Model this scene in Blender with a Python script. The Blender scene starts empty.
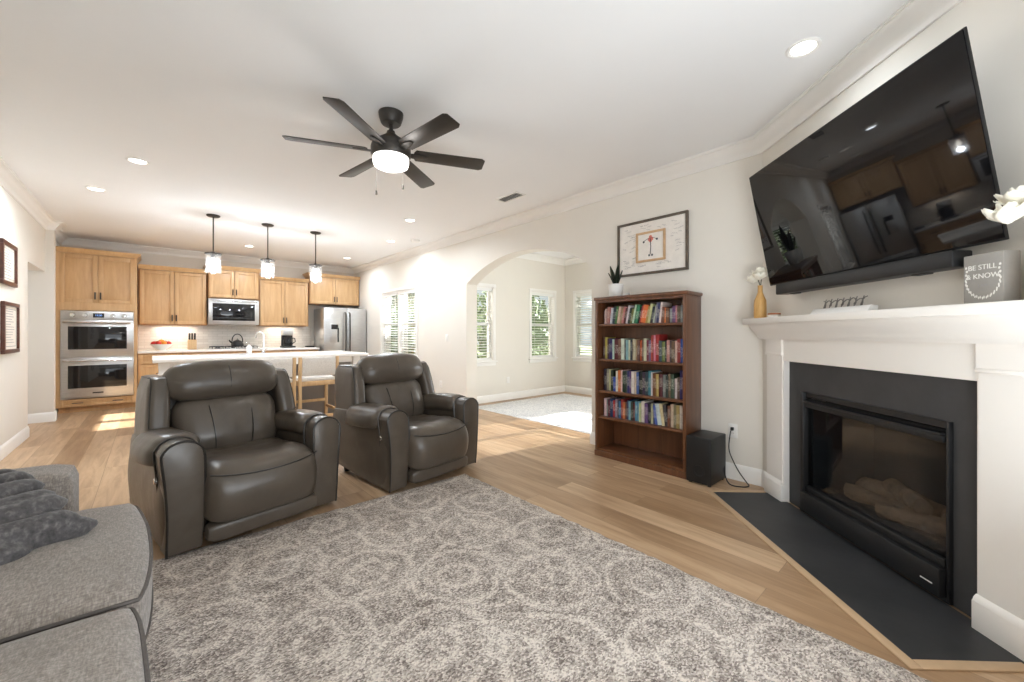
import bpy, bmesh, math, random
from mathutils import Vector, Matrix, Euler, noise
random.seed(7)
PI = math.pi
SC = bpy.context.scene
COL = SC.collection
# ------------------------------------------------------------------ camera, world, sun, lights, exposure
FPX = 405.0
YAW = math.atan((512 - 150) / FPX)
cd = bpy.data.cameras.new('camera'); cam = bpy.data.objects.new('camera', cd); COL.objects.link(cam)
cam.location = (0, 0, 1.2); cam.rotation_euler = (PI/2, 0, -YAW)
cd.sensor_width = 36; cd.lens = FPX/1024*36; cd.shift_y = -7/1024; cd.clip_start = .03; cd.clip_end = 200
SC.camera = cam

w = bpy.data.worlds.new('sky'); SC.world = w; w.use_nodes = True
bg = w.node_tree.nodes['Background']; bg.inputs[0].default_value = (.86, .93, 1, 1); bg.inputs[1].default_value = .85

def lamp(name, kind, loc, energy, color=(1, 1, 1), size=.1, size_y=None, rot=None, aim=None, spread=None):
    d = bpy.data.lights.new(name, kind); o = bpy.data.objects.new(name, d); COL.objects.link(o)
    d.energy = energy; d.color = color; o.location = loc
    if kind == 'AREA':
        d.size = size
        if size_y: d.shape = 'RECTANGLE'; d.size_y = size_y
        else: d.shape = 'DISK'
        if spread: d.spread = spread
    elif kind in ('POINT', 'SPOT'):
        d.shadow_soft_size = size
    if rot: o.rotation_euler = rot
    if aim: o.rotation_euler = (Vector(aim) - Vector(loc)).to_track_quat('-Z', 'Y').to_euler()
    return o
sun = lamp('sun', 'SUN', (12, 2, 9), 42, (1, .98, .95), aim=None)
sun.data.angle = math.radians(.6)
SUN_DIR = Vector((-.90, .10, -.42)).normalized()
sun.rotation_euler = SUN_DIR.to_track_quat('-Z', 'Y').to_euler()
DAY = (.88, .945, 1.0)
# daylight at the rear window, then added fill lamps for ceiling, sun room and hall
lamp('rear_window_light', 'AREA', (.95, -.33, 1.40), 22, DAY, 2.3, 1.7, rot=(PI/2, 0, 0))
lamp('rear_bounce_fill', 'AREA', (.95, -.36, .75), 34, DAY, 2.2, .7, aim=(.95, 1.0, 1.75))  # added lamp aimed up, stands in for ground bounce on the ceiling
lamp('sunroom_fill_light', 'AREA', (6.40, 2.0, 1.6), 68, DAY, 1.0, 1.5, rot=(PI/2, 0, PI/2))  # added fill against the solid side wall, brightens the sun room
lamp('hall_fill_light', 'AREA', (-2.5, 7.85, 1.4), 9, DAY, .8, 1.6, aim=(0, 7.85, 1.4))  # added fill inside the hall, which has no window
CANS = [(2.62, .58), (-.08, 4.907), (-.43, 6.151), (1.292, 8.35), (2.976, 8.35), (2.975, 6.335), (2.62, 4.997)]
for i, (x, y) in enumerate(CANS):
    lamp('can_lamp', 'AREA', (x, y, 2.715), 20 if y > 3 else 3.5, (.84, .92, 1), .11, spread=math.radians(168), rot=(0, 0, 0))
lamp('undercabinet_lamp', 'AREA', (.33, 9.5, 1.345), 3.0, (1, .9, .76), .5, .06, rot=(0, 0, 0))
lamp('undercabinet_lamp', 'AREA', (2.06, 9.5, 1.345), 3.0, (1, .9, .76), .5, .06, rot=(0, 0, 0))

vs = SC.view_settings
vs.view_transform = 'Standard'; vs.look = 'None'; vs.gamma = 1; vs.use_curve_mapping = False; vs.exposure = 0.0
SC.cycles.max_bounces = 10; SC.cycles.diffuse_bounces = 6; SC.cycles.glossy_bounces = 5
SC.cycles.transparent_max_bounces = 24; SC.cycles.transmission_bounces = 8
SC.cycles.sample_clamp_indirect = 30; SC.cycles.caustics_reflective = False; SC.cycles.caustics_refractive = False
SC.cycles.use_denoising = True

# ------------------------------------------------------------------ materials
def srgb(r, g, b):
    f = lambda c: (c/255/12.92) if c/255 <= .04045 else ((c/255+.055)/1.055)**2.4
    return (f(r), f(g), f(b), 1)
class NT:
    def __init__(s, name):
        s.m = bpy.data.materials.new(name); s.m.use_nodes = True
        s.t = s.m.node_tree; s.b = s.t.nodes['Principled BSDF']; s.out = s.t.nodes['Material Output']
    def n(s, typ, **kw):
        x = s.t.nodes.new(typ)
        for k, v in kw.items(): setattr(x, k, v)
        return x
    def l(s, a, b): s.t.links.new(a, b)
    def ramp(s, fac, stops):
        r = s.n('ShaderNodeValToRGB'); e = r.color_ramp.elements
        while len(e) > len(stops): e.remove(e[-1])
        while len(e) < len(stops): e.new(.5)
        for q, (p, c) in zip(e, stops): q.position = p; q.color = c
        s.l(fac, r.inputs[0]); return r.outputs[0]
    def coords(s, scale=(1, 1, 1), rot=(0, 0, 0), src='Object', loc=(0, 0, 0)):
        if src == 'World': o = s.n('ShaderNodeNewGeometry').outputs['Position']
        else: o = s.n('ShaderNodeTexCoord').outputs[src]
        m = s.n('ShaderNodeMapping'); m.inputs['Scale'].default_value = scale; m.inputs['Rotation'].default_value = rot; m.inputs['Location'].default_value = loc
        s.l(o, m.inputs[0]); return m.outputs[0]
    def noise(s, vec, scale=5, detail=4, rough=.5, dist=0):
        x = s.n('ShaderNodeTexNoise'); x.inputs['Scale'].default_value = scale; x.inputs['Detail'].default_value = detail
        x.inputs['Roughness'].default_value = rough; x.inputs['Distortion'].default_value = dist
        s.l(vec, x.inputs['Vector']); return x.outputs['Fac']
    def bump(s, h, strength=.2, dist=.01):
        b = s.n('ShaderNodeBump'); b.inputs['Strength'].default_value = strength; b.inputs['Distance'].default_value = dist
        s.l(h, b.inputs['Height']); s.l(b.outputs[0], s.b.inputs['Normal'])
    def mix(s, fac, a, b, mode='MIX'):
        x = s.n('ShaderNodeMix', data_type='RGBA', blend_type=mode)
        for sock, v in ((x.inputs[0], fac), (x.inputs[6], a), (x.inputs[7], b)):
            if hasattr(v, 'is_output'): s.l(v, sock)
            else: sock.default_value = v
        return x.outputs[2]
    def math(s, op, a, b=None):
        x = s.n('ShaderNodeMath', operation=op)
        for sock, v in zip(x.inputs, (a, b)):
            if v is None: continue
            if hasattr(v, 'is_output'): s.l(v, sock)
            else: sock.default_value = v
        return x.outputs[0]
def mat(name, col, rough=.5, metal=0, var=.06, vscale=6, bump=0, bscale=40, spec=.5, coat=0, stretch=(1, 1, 1), bdist=.005):
    t = NT(name); b = t.b
    b.inputs['Roughness'].default_value = rough; b.inputs['Metallic'].default_value = metal
    b.inputs['Specular IOR Level'].default_value = spec; b.inputs['Coat Weight'].default_value = coat
    v = t.coords(stretch)
    n = t.noise(v, vscale, 5, .6)
    lo = tuple(c*(1-var) for c in col[:3])+(1,); hi = tuple(min(1, c*(1+var)) for c in col[:3])+(1,)
    t.l(t.ramp(n, [(.3, lo), (.7, hi)]), b.inputs['Base Color'])
    if bump: t.bump(t.noise(v, bscale, 4, .6), bump, bdist)
    return t.m
def emit(name, col, strength):
    t = NT(name); t.b.inputs['Base Color'].default_value = col; t.b.inputs['Emission Color'].default_value = col; t.b.inputs['Emission Strength'].default_value = strength
    return t.m
def clear(name, tint=(1, 1, 1, 1), gloss=.08, rough=0.0, fres=.6):
    t = NT(name); t.t.nodes.remove(t.b)
    tr = t.n('ShaderNodeBsdfTransparent'); tr.inputs[0].default_value = tint
    g = t.n('ShaderNodeBsdfGlossy'); g.inputs['Roughness'].default_value = rough
    lw = t.n('ShaderNodeLayerWeight'); lw.inputs[0].default_value = .25
    f = t.math('ADD', t.math('MULTIPLY', lw.outputs['Fresnel'], fres), gloss)
    x = t.n('ShaderNodeMixShader'); t.l(f, x.inputs[0]); t.l(tr.outputs[0], x.inputs[1]); t.l(g.outputs[0], x.inputs[2]); t.l(x.outputs[0], t.out.inputs[0])
    return t.m

M = {}
M['wall'] = mat('wall_paint', srgb(227, 222, 213), .75, var=.012, vscale=2, bump=.04, bscale=180)
M['ceiling'] = mat('ceiling_paint', srgb(240, 240, 240), .8, var=.008, vscale=2)
M['trim'] = mat('white_trim_paint', srgb(240, 238, 234), .4, var=.01, vscale=3)
M['mantel'] = mat('white_mantel_paint', srgb(238, 234, 228), .38, var=.012, vscale=3)
M['oaktrim'] = mat('oak_trim_strip', srgb(192, 162, 128), .45, var=.08, vscale=8)
M['black'] = mat('black_plastic', srgb(22, 22, 23), .45, var=.1)
M['softblack'] = mat('dark_stain', srgb(40, 35, 32), .5, var=.15)
M['bronze'] = mat('dark_bronze_metal', srgb(66, 62, 58), .42, .55, var=.08)
M['chrome'] = mat('chrome', srgb(215, 215, 215), .15, 1, var=.02)
M['white'] = mat('white_ceramic', srgb(238, 236, 232), .3, var=.015)
M['iron'] = mat('cast_iron', srgb(25, 25, 26), .6, var=.15)
M['glass'] = clear('window_glass', (.97, .985, .98, 1), .03)
def seeded():
    t = NT('seeded_lamp_glass'); t.t.nodes.remove(t.b)
    tr = t.n('ShaderNodeBsdfTransparent'); tl = t.n('ShaderNodeBsdfTranslucent'); tl.inputs[0].default_value = (.95, .95, .95, 1)
    gl = t.n('ShaderNodeBsdfGlossy'); gl.inputs['Roughness'].default_value = .08
    a = t.n('ShaderNodeMixShader'); a.inputs[0].default_value = .035; t.l(tr.outputs[0], a.inputs[1]); t.l(tl.outputs[0], a.inputs[2])
    b_ = t.n('ShaderNodeMixShader'); b_.inputs[0].default_value = .06; t.l(a.outputs[0], b_.inputs[1]); t.l(gl.outputs[0], b_.inputs[2]); t.l(b_.outputs[0], t.out.inputs[0]); return t.m
M['seeded'] = seeded()
M['clearglass'] = clear('clear_lamp_glass', (.93, .93, .93, 1), .14, .08, .8)
M['fireglass'] = clear('smoked_fire_glass', (.70, .70, .70, 1), .012, 0, .10)
M['quartz'] = mat('white_quartz', srgb(242, 239, 234), .18, var=.03, vscale=9)
M['slat'] = mat('white_blind', srgb(236, 236, 234), .5, var=.01)
M['foliage'] = mat('tree_leaves', srgb(104, 124, 78), .6, var=.5, vscale=2.5)
M['bark'] = mat('tree_bark', srgb(96, 84, 72), .9, var=.3, bump=.5, bscale=14)
M['lawn'] = mat('lawn_grass', srgb(128, 142, 96), .9, var=.3, vscale=4)
M['lens'] = emit('downlight_lens', (1, .96, .9, 1), 7)
M['bulb'] = emit('lamp_bulb_glow', (1, .93, .82, 1), 14)
M['fanlens'] = emit('frosted_fan_lens', (1, .97, .93, 1), 1.7)
M['led'] = emit('display_digits', (.25, .45, 1, 1), .9)

def wood(name, c1, c2, rough=.4, scale=3.0, stretch=(8, 8, .6), bump=.05, coat=.1):
    t = NT(name); v = t.coords(stretch)
    n = t.noise(v, scale, 8, .65, .6)
    n2 = t.noise(t.coords((1, 1, 1)), 1.6, 3, .5)
    c = t.ramp(n, [(.3, c1), (.72, c2)])
    c = t.mix(t.math('MULTIPLY', n2, .35), c, c1)
    t.l(c, t.b.inputs['Base Color']); t.b.inputs['Roughness'].default_value = rough; t.b.inputs['Coat Weight'].default_value = coat; t.b.inputs['Coat Roughness'].default_value = .3
    if bump: t.bump(n, bump, .003)
    return t.m
M['maple'] = wood('maple_cabinet', srgb(192, 152, 106), srgb(218, 182, 136), .42, 2.2, (7, 7, .8))
M['maple_dark'] = wood('maple_cabinet_edge', srgb(160, 116, 72), srgb(184, 140, 94), .45, 2.2, (7, 7, .8))
M['walnut'] = wood('stained_pine_bookcase', srgb(78, 47, 28), srgb(126, 80, 50), .35, 2.0, (9, 9, .7), coat=.25)
M['lightoak'] = wood('light_oak_stool', srgb(196, 160, 116), srgb(226, 194, 150), .5, 3, (9, 9, 1))
M['goldwood'] = wood('carved_gold_wood', srgb(176, 128, 66), srgb(222, 180, 112), .5, 5, (6, 6, 2), bump=.3)
M['frame_wood'] = wood('weathered_frame_wood', srgb(78, 68, 58), srgb(112, 98, 84), .6, 4, (4, 4, 4))
M['redframe'] = wood('mahogany_frame', srgb(66, 34, 24), srgb(98, 54, 38), .35, 4, (4, 4, 4))
M['palewood'] = wood('pale_pine_frame', srgb(190, 150, 108), srgb(222, 188, 148), .55, 4, (4, 4, 4))

def floor_mat():
    t = NT('oak_plank_floor')
    v = t.coords((1, 1, 1), (0, 0, PI/2), 'World', (.07, .3, 0))
    br = t.n('ShaderNodeTexBrick'); br.offset = .37; br.squash = 1
    t.l(v, br.inputs['Vector'])
    br.inputs['Scale'].default_value = 1; br.inputs['Brick Width'].default_value = 1.5; br.inputs['Row Height'].default_value = .19
    br.inputs['Mortar Size'].default_value = .0016; br.inputs['Mortar Smooth'].default_value = .1; br.inputs['Bias'].default_value = 0
    br.inputs['Color1'].default_value = (0, 0, 0, 1); br.inputs['Color2'].default_value = (1, 1, 1, 1); br.inputs['Mortar'].default_value = (.5, .5, .5, 1)
    sep = t.n('ShaderNodeSeparateColor'); t.l(br.outputs['Color'], sep.inputs[0]); plank = sep.outputs[0]
    off = t.n('ShaderNodeCombineXYZ'); t.l(t.math('MULTIPLY', plank, 13.0), off.inputs[0]); t.l(t.math('MULTIPLY', plank, 7.0), off.inputs[1])
    va = t.n('ShaderNodeVectorMath', operation='ADD'); t.l(t.coords((11, 1.1, 1), (0, 0, PI/2), 'World'), va.inputs[0]); t.l(off.outputs[0], va.inputs[1])
    g = t.noise(va.outputs[0], 1.6, 8, .62, .7)
    g2 = t.noise(va.outputs[0], .55, 3, .5, 1.2)
    base = t.ramp(g, [(.28, srgb(168, 137, 106)), (.52, srgb(198, 167, 133)), (.75, srgb(213, 185, 152))])
    base = t.mix(t.ramp(g2, [(.45, (0, 0, 0, 1)), (.75, (.5, .5, .5, 1))]), base, srgb(156, 124, 94))
    tone = t.ramp(plank, [(0, srgb(206, 196, 186)), (1, (1, 1, 1, 1))])
    base = t.mix(1.0, base, tone, 'MULTIPLY')
    base = t.mix(t.math('MULTIPLY', br.outputs['Fac'], .7), base, srgb(126, 100, 76))
    t.l(base, t.b.inputs['Base Color']); t.b.inputs['Roughness'].default_value = .36; t.b.inputs['Specular IOR Level'].default_value = .4
    h = t.math('SUBTRACT', t.math('MULTIPLY', g, .25), br.outputs['Fac'])
    t.bump(h, .22, .002)
    return t.m
M['floor'] = floor_mat()

def rug_mat(name, cols, lines=True, scale=1.0):
    t = NT(name); v = t.coords((1, 1, 1), (0, 0, .0), 'World')
    # short looped yarns, each with a tone of its own
    vo = t.n('ShaderNodeTexVoronoi'); vo.inputs['Scale'].default_value = 125*scale; vo.inputs['Randomness'].default_value = 1
    t.l(t.coords((1, 1.45, 1), (0, 0, .5), 'World'), vo.inputs['Vector'])
    sep = t.n('ShaderNodeSeparateColor'); t.l(vo.outputs['Color'], sep.inputs[0])
    fleck = sep.outputs[0]
    big = t.noise(v, 3.5, 4, .6, .4); mid = t.noise(v, 14, 3, .6)
    f = t.math('ADD', t.math('MULTIPLY', fleck, .50), t.math('MULTIPLY', t.math('ADD', big, mid), .34))
    if lines:
        # scalloped lattice: a ring around each repeat, and small rings inside
        def rings(period, rad, wid, ox, oy, sx=1.0):
            w_ = t.n('ShaderNodeVectorMath', operation='ADD'); t.l(t.coords((1/period*sx, 1/period, 0), (0, 0, PI/4), 'World', (ox, oy, 0)), w_.inputs[0])
            no = t.n('ShaderNodeTexNoise'); no.inputs['Scale'].default_value = 4.5; t.l(v, no.inputs['Vector'])
            sc = t.n('ShaderNodeVectorMath', operation='SCALE'); sc.inputs['Scale'].default_value = .22; t.l(no.outputs['Color'], sc.inputs[0]); t.l(sc.outputs[0], w_.inputs[1])
            fr = t.n('ShaderNodeVectorMath', operation='FRACTION'); t.l(w_.outputs[0], fr.inputs[0])
            sb = t.n('ShaderNodeVectorMath', operation='SUBTRACT'); sb.inputs[1].default_value = (.5, .5, 0); t.l(fr.outputs[0], sb.inputs[0])
            sx_ = t.n('ShaderNodeSeparateXYZ'); t.l(sb.outputs[0], sx_.inputs[0])
            cx = t.n('ShaderNodeCombineXYZ'); t.l(sx_.outputs[0], cx.inputs[0]); t.l(sx_.outputs[1], cx.inputs[1])
            ln = t.n('ShaderNodeVectorMath', operation='LENGTH'); t.l(cx.outputs[0], ln.inputs[0])
            d = t.math('ABSOLUTE', t.math('SUBTRACT', ln.outputs['Value'], rad))
            return t.ramp(d, [(0, (1, 1, 1, 1)), (wid, (0, 0, 0, 1))])
        r1 = rings(.46, .46, .055, .2, .1); r2 = rings(.46, .20, .06, .2, .1); r3 = rings(.74, .42, .035, .7, .6)
        rr = t.math('MAXIMUM', t.math('MAXIMUM', r1, r2), t.math('MULTIPLY', r3, .7))
        f = t.math('ADD', f, t.math('SUBTRACT', t.math('MULTIPLY', rr, .18), .03))
    t.l(t.ramp(f, [(.22, cols[0]), (.42, cols[1]), (.60, cols[2]), (.84, cols[3])]), t.b.inputs['Base Color'])
    t.b.inputs['Roughness'].default_value = .95; t.b.inputs['Specular IOR Level'].default_value = .1
    t.bump(t.math('ADD', vo.outputs['Distance'], mid), .7, .008)
    return t.m
M['rug'] = rug_mat('shag_rug', (srgb(98, 89, 83), srgb(144, 133, 125), srgb(182, 171, 161), srgb(226, 216, 205)))
M['sunrug'] = rug_mat('pale_rug', (srgb(176, 178, 184), srgb(206, 206, 208), srgb(224, 223, 222), srgb(240, 238, 235)), False, .5)

def leather_mat(name, c1, c2):
    t = NT(name); v = t.coords()
    n = t.noise(v, 5, 4, .6, .5)
    t.l(t.ramp(n, [(.3, c1), (.72, c2)]), t.b.inputs['Base Color'])
    t.b.inputs['Roughness'].default_value = .38; t.b.inputs['Specular IOR Level'].default_value = .55
    r = t.ramp(t.noise(v, 9, 5, .6), [(.3, (.28, .28, .28, 1)), (.7, (.36, .36, .36, 1))]); t.l(r, t.b.inputs['Roughness'])
    pores = t.n('ShaderNodeTexVoronoi'); pores.inputs['Scale'].default_value = 190; t.l(v, pores.inputs['Vector'])
    wr = t.noise(v, 6, 3, .5, .6)
    t.bump(t.math('ADD', t.math('MULTIPLY', pores.outputs['Distance'], .05), t.math('MULTIPLY', wr, .8)), .28, .014)
    return t.m
M['leather'] = leather_mat('taupe_leather', srgb(77, 68, 59), srgb(90, 81, 71))
M['leather_dark'] = leather_mat('leather_piping', srgb(34, 31, 28), srgb(46, 42, 38))

def weave_mat(name, c1, c2, c3, scale=60, stretch=(1, 4, 1)):
    t = NT(name); v = t.coords(stretch)
    n = t.noise(v, scale, 3, .7); n2 = t.noise(t.coords(), 3, 3, .5); n3 = t.noise(t.coords((stretch[1], stretch[0], 1)), scale, 2, .6)
    f = t.math('ADD', t.math('MULTIPLY', t.math('ADD', n, n3), .42), t.math('MULTIPLY', n2, .16))
    t.l(t.ramp(f, [(.34, c1), (.5, c2), (.66, c3)]), t.b.inputs['Base Color'])
    t.b.inputs['Roughness'].default_value = .95; t.b.inputs['Sheen Weight'].default_value = .25; t.b.inputs['Specular IOR Level'].default_value = .15
    t.bump(n, .35, .004)
    return t.m
M['sofa'] = weave_mat('grey_tweed', srgb(104, 96, 89), srgb(136, 127, 119), srgb(172, 162, 153), 48, (1.2, 5, 3))
M['sofa_pipe'] = mat('dark_tweed_piping', srgb(92, 86, 82), .9, var=.15, vscale=60)
M['throw'] = weave_mat('charcoal_plush', srgb(62, 60, 60), srgb(86, 83, 83), srgb(122, 118, 116), 30, (2, 2, 2))
M['canvas'] = weave_mat('off_white_canvas', srgb(206, 202, 196), srgb(224, 220, 214), srgb(236, 233, 228), 70, (1, 2, 1))
M['slate'] = mat('black_slate', srgb(56, 56, 57), .55, var=.22, vscale=3.5, bump=.12, bscale=9, bdist=.01)
M['slate_floor'] = mat('black_slate_hearth', srgb(50, 50, 51), .5, var=.25, vscale=3, bump=.12, bscale=9, bdist=.01)
M['screen'] = NT('tv_glass_screen').m
b = M['screen'].node_tree.nodes['Principled BSDF']; b.inputs['Base Color'].default_value = (.004, .004, .005, 1); b.inputs['Roughness'].default_value = .03; b.inputs['Specular IOR Level'].default_value = .40
M['darkglass'] = NT('oven_glass').m
b = M['darkglass'].node_tree.nodes['Principled BSDF']; b.inputs['Base Color'].default_value = (.012, .012, .013, 1); b.inputs['Roughness'].default_value = .06
def steel_mat():
    t = NT('brushed_steel'); n = t.noise(t.coords((1, 1, 60)), 8, 3, .6)
    t.l(t.ramp(n, [(.3, srgb(186, 186, 186)), (.7, srgb(214, 214, 213))]), t.b.inputs['Base Color'])
    t.b.inputs['Metallic'].default_value = .9; t.b.inputs['Roughness'].default_value = .32
    return t.m
M['steel'] = steel_mat()
def tile_mat():
    t = NT('subway_tile'); v = t.coords((1, 1, 1), (PI/2, 0, 0), 'World')
    br = t.n('ShaderNodeTexBrick'); t.l(v, br.inputs['Vector']); br.inputs['Scale'].default_value = 1
    br.inputs['Brick Width'].default_value = .15; br.inputs['Row Height'].default_value = .05; br.inputs['Mortar Size'].default_value = .0022
    br.inputs['Color1'].default_value = srgb(214, 208, 200); br.inputs['Color2'].default_value = srgb(226, 221, 214); br.inputs['Mortar'].default_value = srgb(196, 190, 182)
    t.l(br.outputs['Color'], t.b.inputs['Base Color']); t.b.inputs['Roughness'].default_value = .25
    t.bump(t.math('SUBTRACT', 1.0, br.outputs['Fac']), .3, .002)
    return t.m
M['tile'] = tile_mat()
def book_mat(name, band):
    t = NT(name); oi = t.n('ShaderNodeObjectInfo'); tc = t.n('ShaderNodeTexCoord')
    sp = t.n('ShaderNodeSeparateXYZ'); t.l(tc.outputs['Generated'], sp.inputs[0])
    z = sp.outputs[2]
    # lettering block on the spine: rows of small marks between two heights
    v = t.n('ShaderNodeCombineXYZ'); t.l(t.math('MULTIPLY', z, 52.0), v.inputs[2]); t.l(t.math('MULTIPLY', sp.outputs[1], 3.0), v.inputs[1]); t.l(t.math('MULTIPLY', oi.outputs['Random'], 50), v.inputs[0])
    nz = t.noise(v.outputs[0], 1.6, 2, .6)
    ink = t.math('GREATER_THAN', nz, .54)
    lo = t.math('ADD', .15, t.math('MULTIPLY', oi.outputs['Random'], .3))
    hi = t.math('ADD', lo, .42)
    m = t.math('MULTIPLY', t.math('GREATER_THAN', z, lo), t.math('LESS_THAN', z, hi))
    c = t.mix(t.math('MULTIPLY', t.math('MULTIPLY', ink, m), .45), oi.outputs['Color'], band)
    t.l(c, t.b.inputs['Base Color']); t.b.inputs['Roughness'].default_value = .5
    return t.m
M['book_a'] = book_mat('book_cover_pale_print', (.85, .8, .68, 1)); M['book_b'] = book_mat('book_cover_dark_print', (.03, .03, .04, 1))
M['pages'] = mat('book_pages', srgb(226, 214, 190), .9, var=.05, vscale=40)
M['petal'] = mat('magnolia_petal', srgb(246, 242, 228), .6, var=.03)
M['leaf'] = mat('snake_plant_leaf', srgb(46, 58, 40), .45, var=.35, vscale=14)
M['log'] = mat('ceramic_log', srgb(150, 126, 102), .9, var=.45, vscale=9, bump=.5, bscale=24, bdist=.01)
M['ember'] = mat('ember_bed', srgb(82, 72, 62), .95, var=.5, vscale=40, bump=.6, bscale=60)
M['firebrick'] = mat('dark_firebox_liner', srgb(46, 52, 56), .7, var=.3, vscale=7, bump=.3, bscale=10)  # blue-grey tint puts the glass reflection into the liner colour
M['taupe'] = mat('taupe_island_paint', srgb(132, 124, 118), .5, var=.03)
M['red'] = mat('apple_skin', srgb(196, 44, 34), .3, var=.2, vscale=20)
M['orange'] = mat('orange_peel', srgb(236, 148, 44), .45, var=.08, vscale=30)
M['paper'] = mat('certificate_paper', srgb(226, 218, 206), .8, var=.04, vscale=14)
M['matboard'] = mat('signed_mat_board', srgb(234, 228, 220), .8, var=.05, vscale=18)
M['ink'] = mat('grey_ink', srgb(150, 146, 146), .8, var=.1)
M['darkink'] = mat('dark_ink', srgb(52, 54, 60), .8, var=.1)
M['pink'] = mat('pink_paint', srgb(218, 122, 108), .7, var=.1)
M['signgrey'] = mat('grey_wood_block', srgb(150, 146, 140), .7, var=.08, vscale=12)
M['signside'] = mat('grey_wood_block_side', srgb(128, 121, 112), .7, var=.08, vscale=12)
M['chalk'] = mat('white_lettering', srgb(228, 226, 220), .8, var=.02)
M['wire'] = mat('grey_wire', srgb(120, 116, 112), .45, .5, var=.05)
M['amber'] = mat('amber_wax', srgb(170, 104, 62), .5, var=.1)

# ------------------------------------------------------------------ mesh helpers
def BM(): return bmesh.new()
def merge(bm, tmp, mi=None):
    if mi is not None:
        for f in tmp.faces: f.material_index = mi
    me = bpy.data.meshes.new('tmp'); tmp.to_mesh(me); tmp.free(); bm.from_mesh(me); bpy.data.meshes.remove(me); return bm
def box(bm, x0, x1, y0, y1, z0, z1, bev=0, seg=2, mi=None, mtx=None):
    t = BM(); bmesh.ops.create_cube(t, size=1)
    for v in t.verts: v.co = Vector(((x0+x1)/2+v.co.x*(x1-x0), (y0+y1)/2+v.co.y*(y1-y0), (z0+z1)/2+v.co.z*(z1-z0)))
    if bev: bmesh.ops.bevel(t, geom=t.edges[:], offset=bev, segments=seg, affect='EDGES', profile=.5)
    if mtx: bmesh.ops.transform(t, matrix=mtx, verts=t.verts)
    return merge(bm, t, mi)
def prism(bm, poly, fn, a, b, mi=None, bev=0):
    """poly: 2-D outline; fn(u, v, w) -> point; extruded from w=a to w=b"""
    t = BM(); A = [t.verts.new(fn(u, v, a)) for u, v in poly]; B = [t.verts.new(fn(u, v, b)) for u, v in poly]
    n = len(poly); t.faces.new(A[::-1]); t.faces.new(B)
    for i in range(n): t.faces.new((A[i], A[(i+1) % n], B[(i+1) % n], B[i]))
    bmesh.ops.recalc_face_normals(t, faces=t.faces)
    if bev: bmesh.ops.bevel(t, geom=t.edges[:], offset=bev, segments=2, affect='EDGES', profile=.5)
    return merge(bm, t, mi)
def tube(bm, pts, r, seg=8, closed=False, mi=None, radii=None):
    t = BM(); P = [Vector(p) for p in pts]; n = len(P); rings = []
    up = None
    for i in range(n):
        d = (P[(i+1) % n]-P[i-1]) if closed else (P[min(i+1, n-1)]-P[max(i-1, 0)])
        d.normalize()
        if up is None:
            up = Vector((0, 0, 1)) if abs(d.z) < .9 else Vector((1, 0, 0))
        s = d.cross(up)
        if s.length < 1e-4: s = d.orthogonal()
        s.normalize(); up = s.cross(d).normalized()
        rr = radii[i] if radii else r
        rings.append([t.verts.new(P[i]+(s*math.cos(2*PI*k/seg)+up*math.sin(2*PI*k/seg))*rr) for k in range(seg)])
    for i in range(n if closed else n-1):
        a, b2 = rings[i], rings[(i+1) % n]
        for k in range(seg): t.faces.new((a[k], a[(k+1) % seg], b2[(k+1) % seg], b2[k]))
    if not closed: t.faces.new(rings[0][::-1]); t.faces.new(rings[-1])
    bmesh.ops.recalc_face_normals(t, faces=t.faces)
    return merge(bm, t, mi)
def lathe(bm, prof, c=(0, 0, 0), seg=28, mi=None, cap=True):
    t = BM(); rings = []
    for r, z in prof: rings.append([t.verts.new((c[0]+r*math.cos(2*PI*k/seg), c[1]+r*math.sin(2*PI*k/seg), c[2]+z)) for k in range(seg)])
    for a, b2 in zip(rings, rings[1:]):
        for k in range(seg): t.faces.new((a[k], a[(k+1) % seg], b2[(k+1) % seg], b2[k]))
    if cap: t.faces.new(rings[0][::-1]); t.faces.new(rings[-1])
    bmesh.ops.recalc_face_normals(t, faces=t.faces)
    return merge(bm, t, mi)
def ball(bm, c, r, sub=2, scale=(1, 1, 1), mi=None, jit=0):
    t = BM(); bmesh.ops.create_icosphere(t, subdivisions=sub, radius=1)
    for v in t.verts:
        k = 1+(jit*noise.noise(v.co*1.7+Vector(c)*3) if jit else 0)
        v.co = Vector((c[0]+v.co.x*r*scale[0]*k, c[1]+v.co.y*r*scale[1]*k, c[2]+v.co.z*r*scale[2]*k))
    return merge(bm, t, mi)
def pillow(bm, size, c=(0, 0, 0), r=.05, bulge=(0, 0, 0), n=12, fn=None, mi=None):
    """rounded box whose faces swell by bulge; fn(co) deforms it afterwards"""
    t = BM(); bmesh.ops.create_cube(t, size=2); bmesh.ops.subdivide_edges(t, edges=t.edges[:], cuts=n, use_grid_fill=True)
    h = Vector(size)/2
    for v in t.verts:
        u = v.co.copy()
        p = Vector((math.sin(u.x*PI/2)*h.x if False else u.x*h.x, u.y*h.y, u.z*h.z))
        q = Vector((max(-h.x+r, min(h.x-r, p.x)), max(-h.y+r, min(h.y-r, p.y)), max(-h.z+r, min(h.z-r, p.z))))
        d = p-q
        if d.length > 1e-6: p = q+d.normalized()*r*min(1, max(abs(d.x), abs(d.y), abs(d.z))/r)
        p.x += math.copysign(1, u.x)*bulge[0]*(1-u.y**2)*(1-u.z**2)*abs(u.x)
        p.y += math.copysign(1, u.y)*bulge[1]*(1-u.x**2)*(1-u.z**2)*abs(u.y)
        p.z += math.copysign(1, u.z)*bulge[2]*(1-u.x**2)*(1-u.y**2)*abs(u.z)
        p += Vector(c)
        v.co = Vector(fn(p)) if fn else p
    return merge(bm, t, mi)
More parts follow.
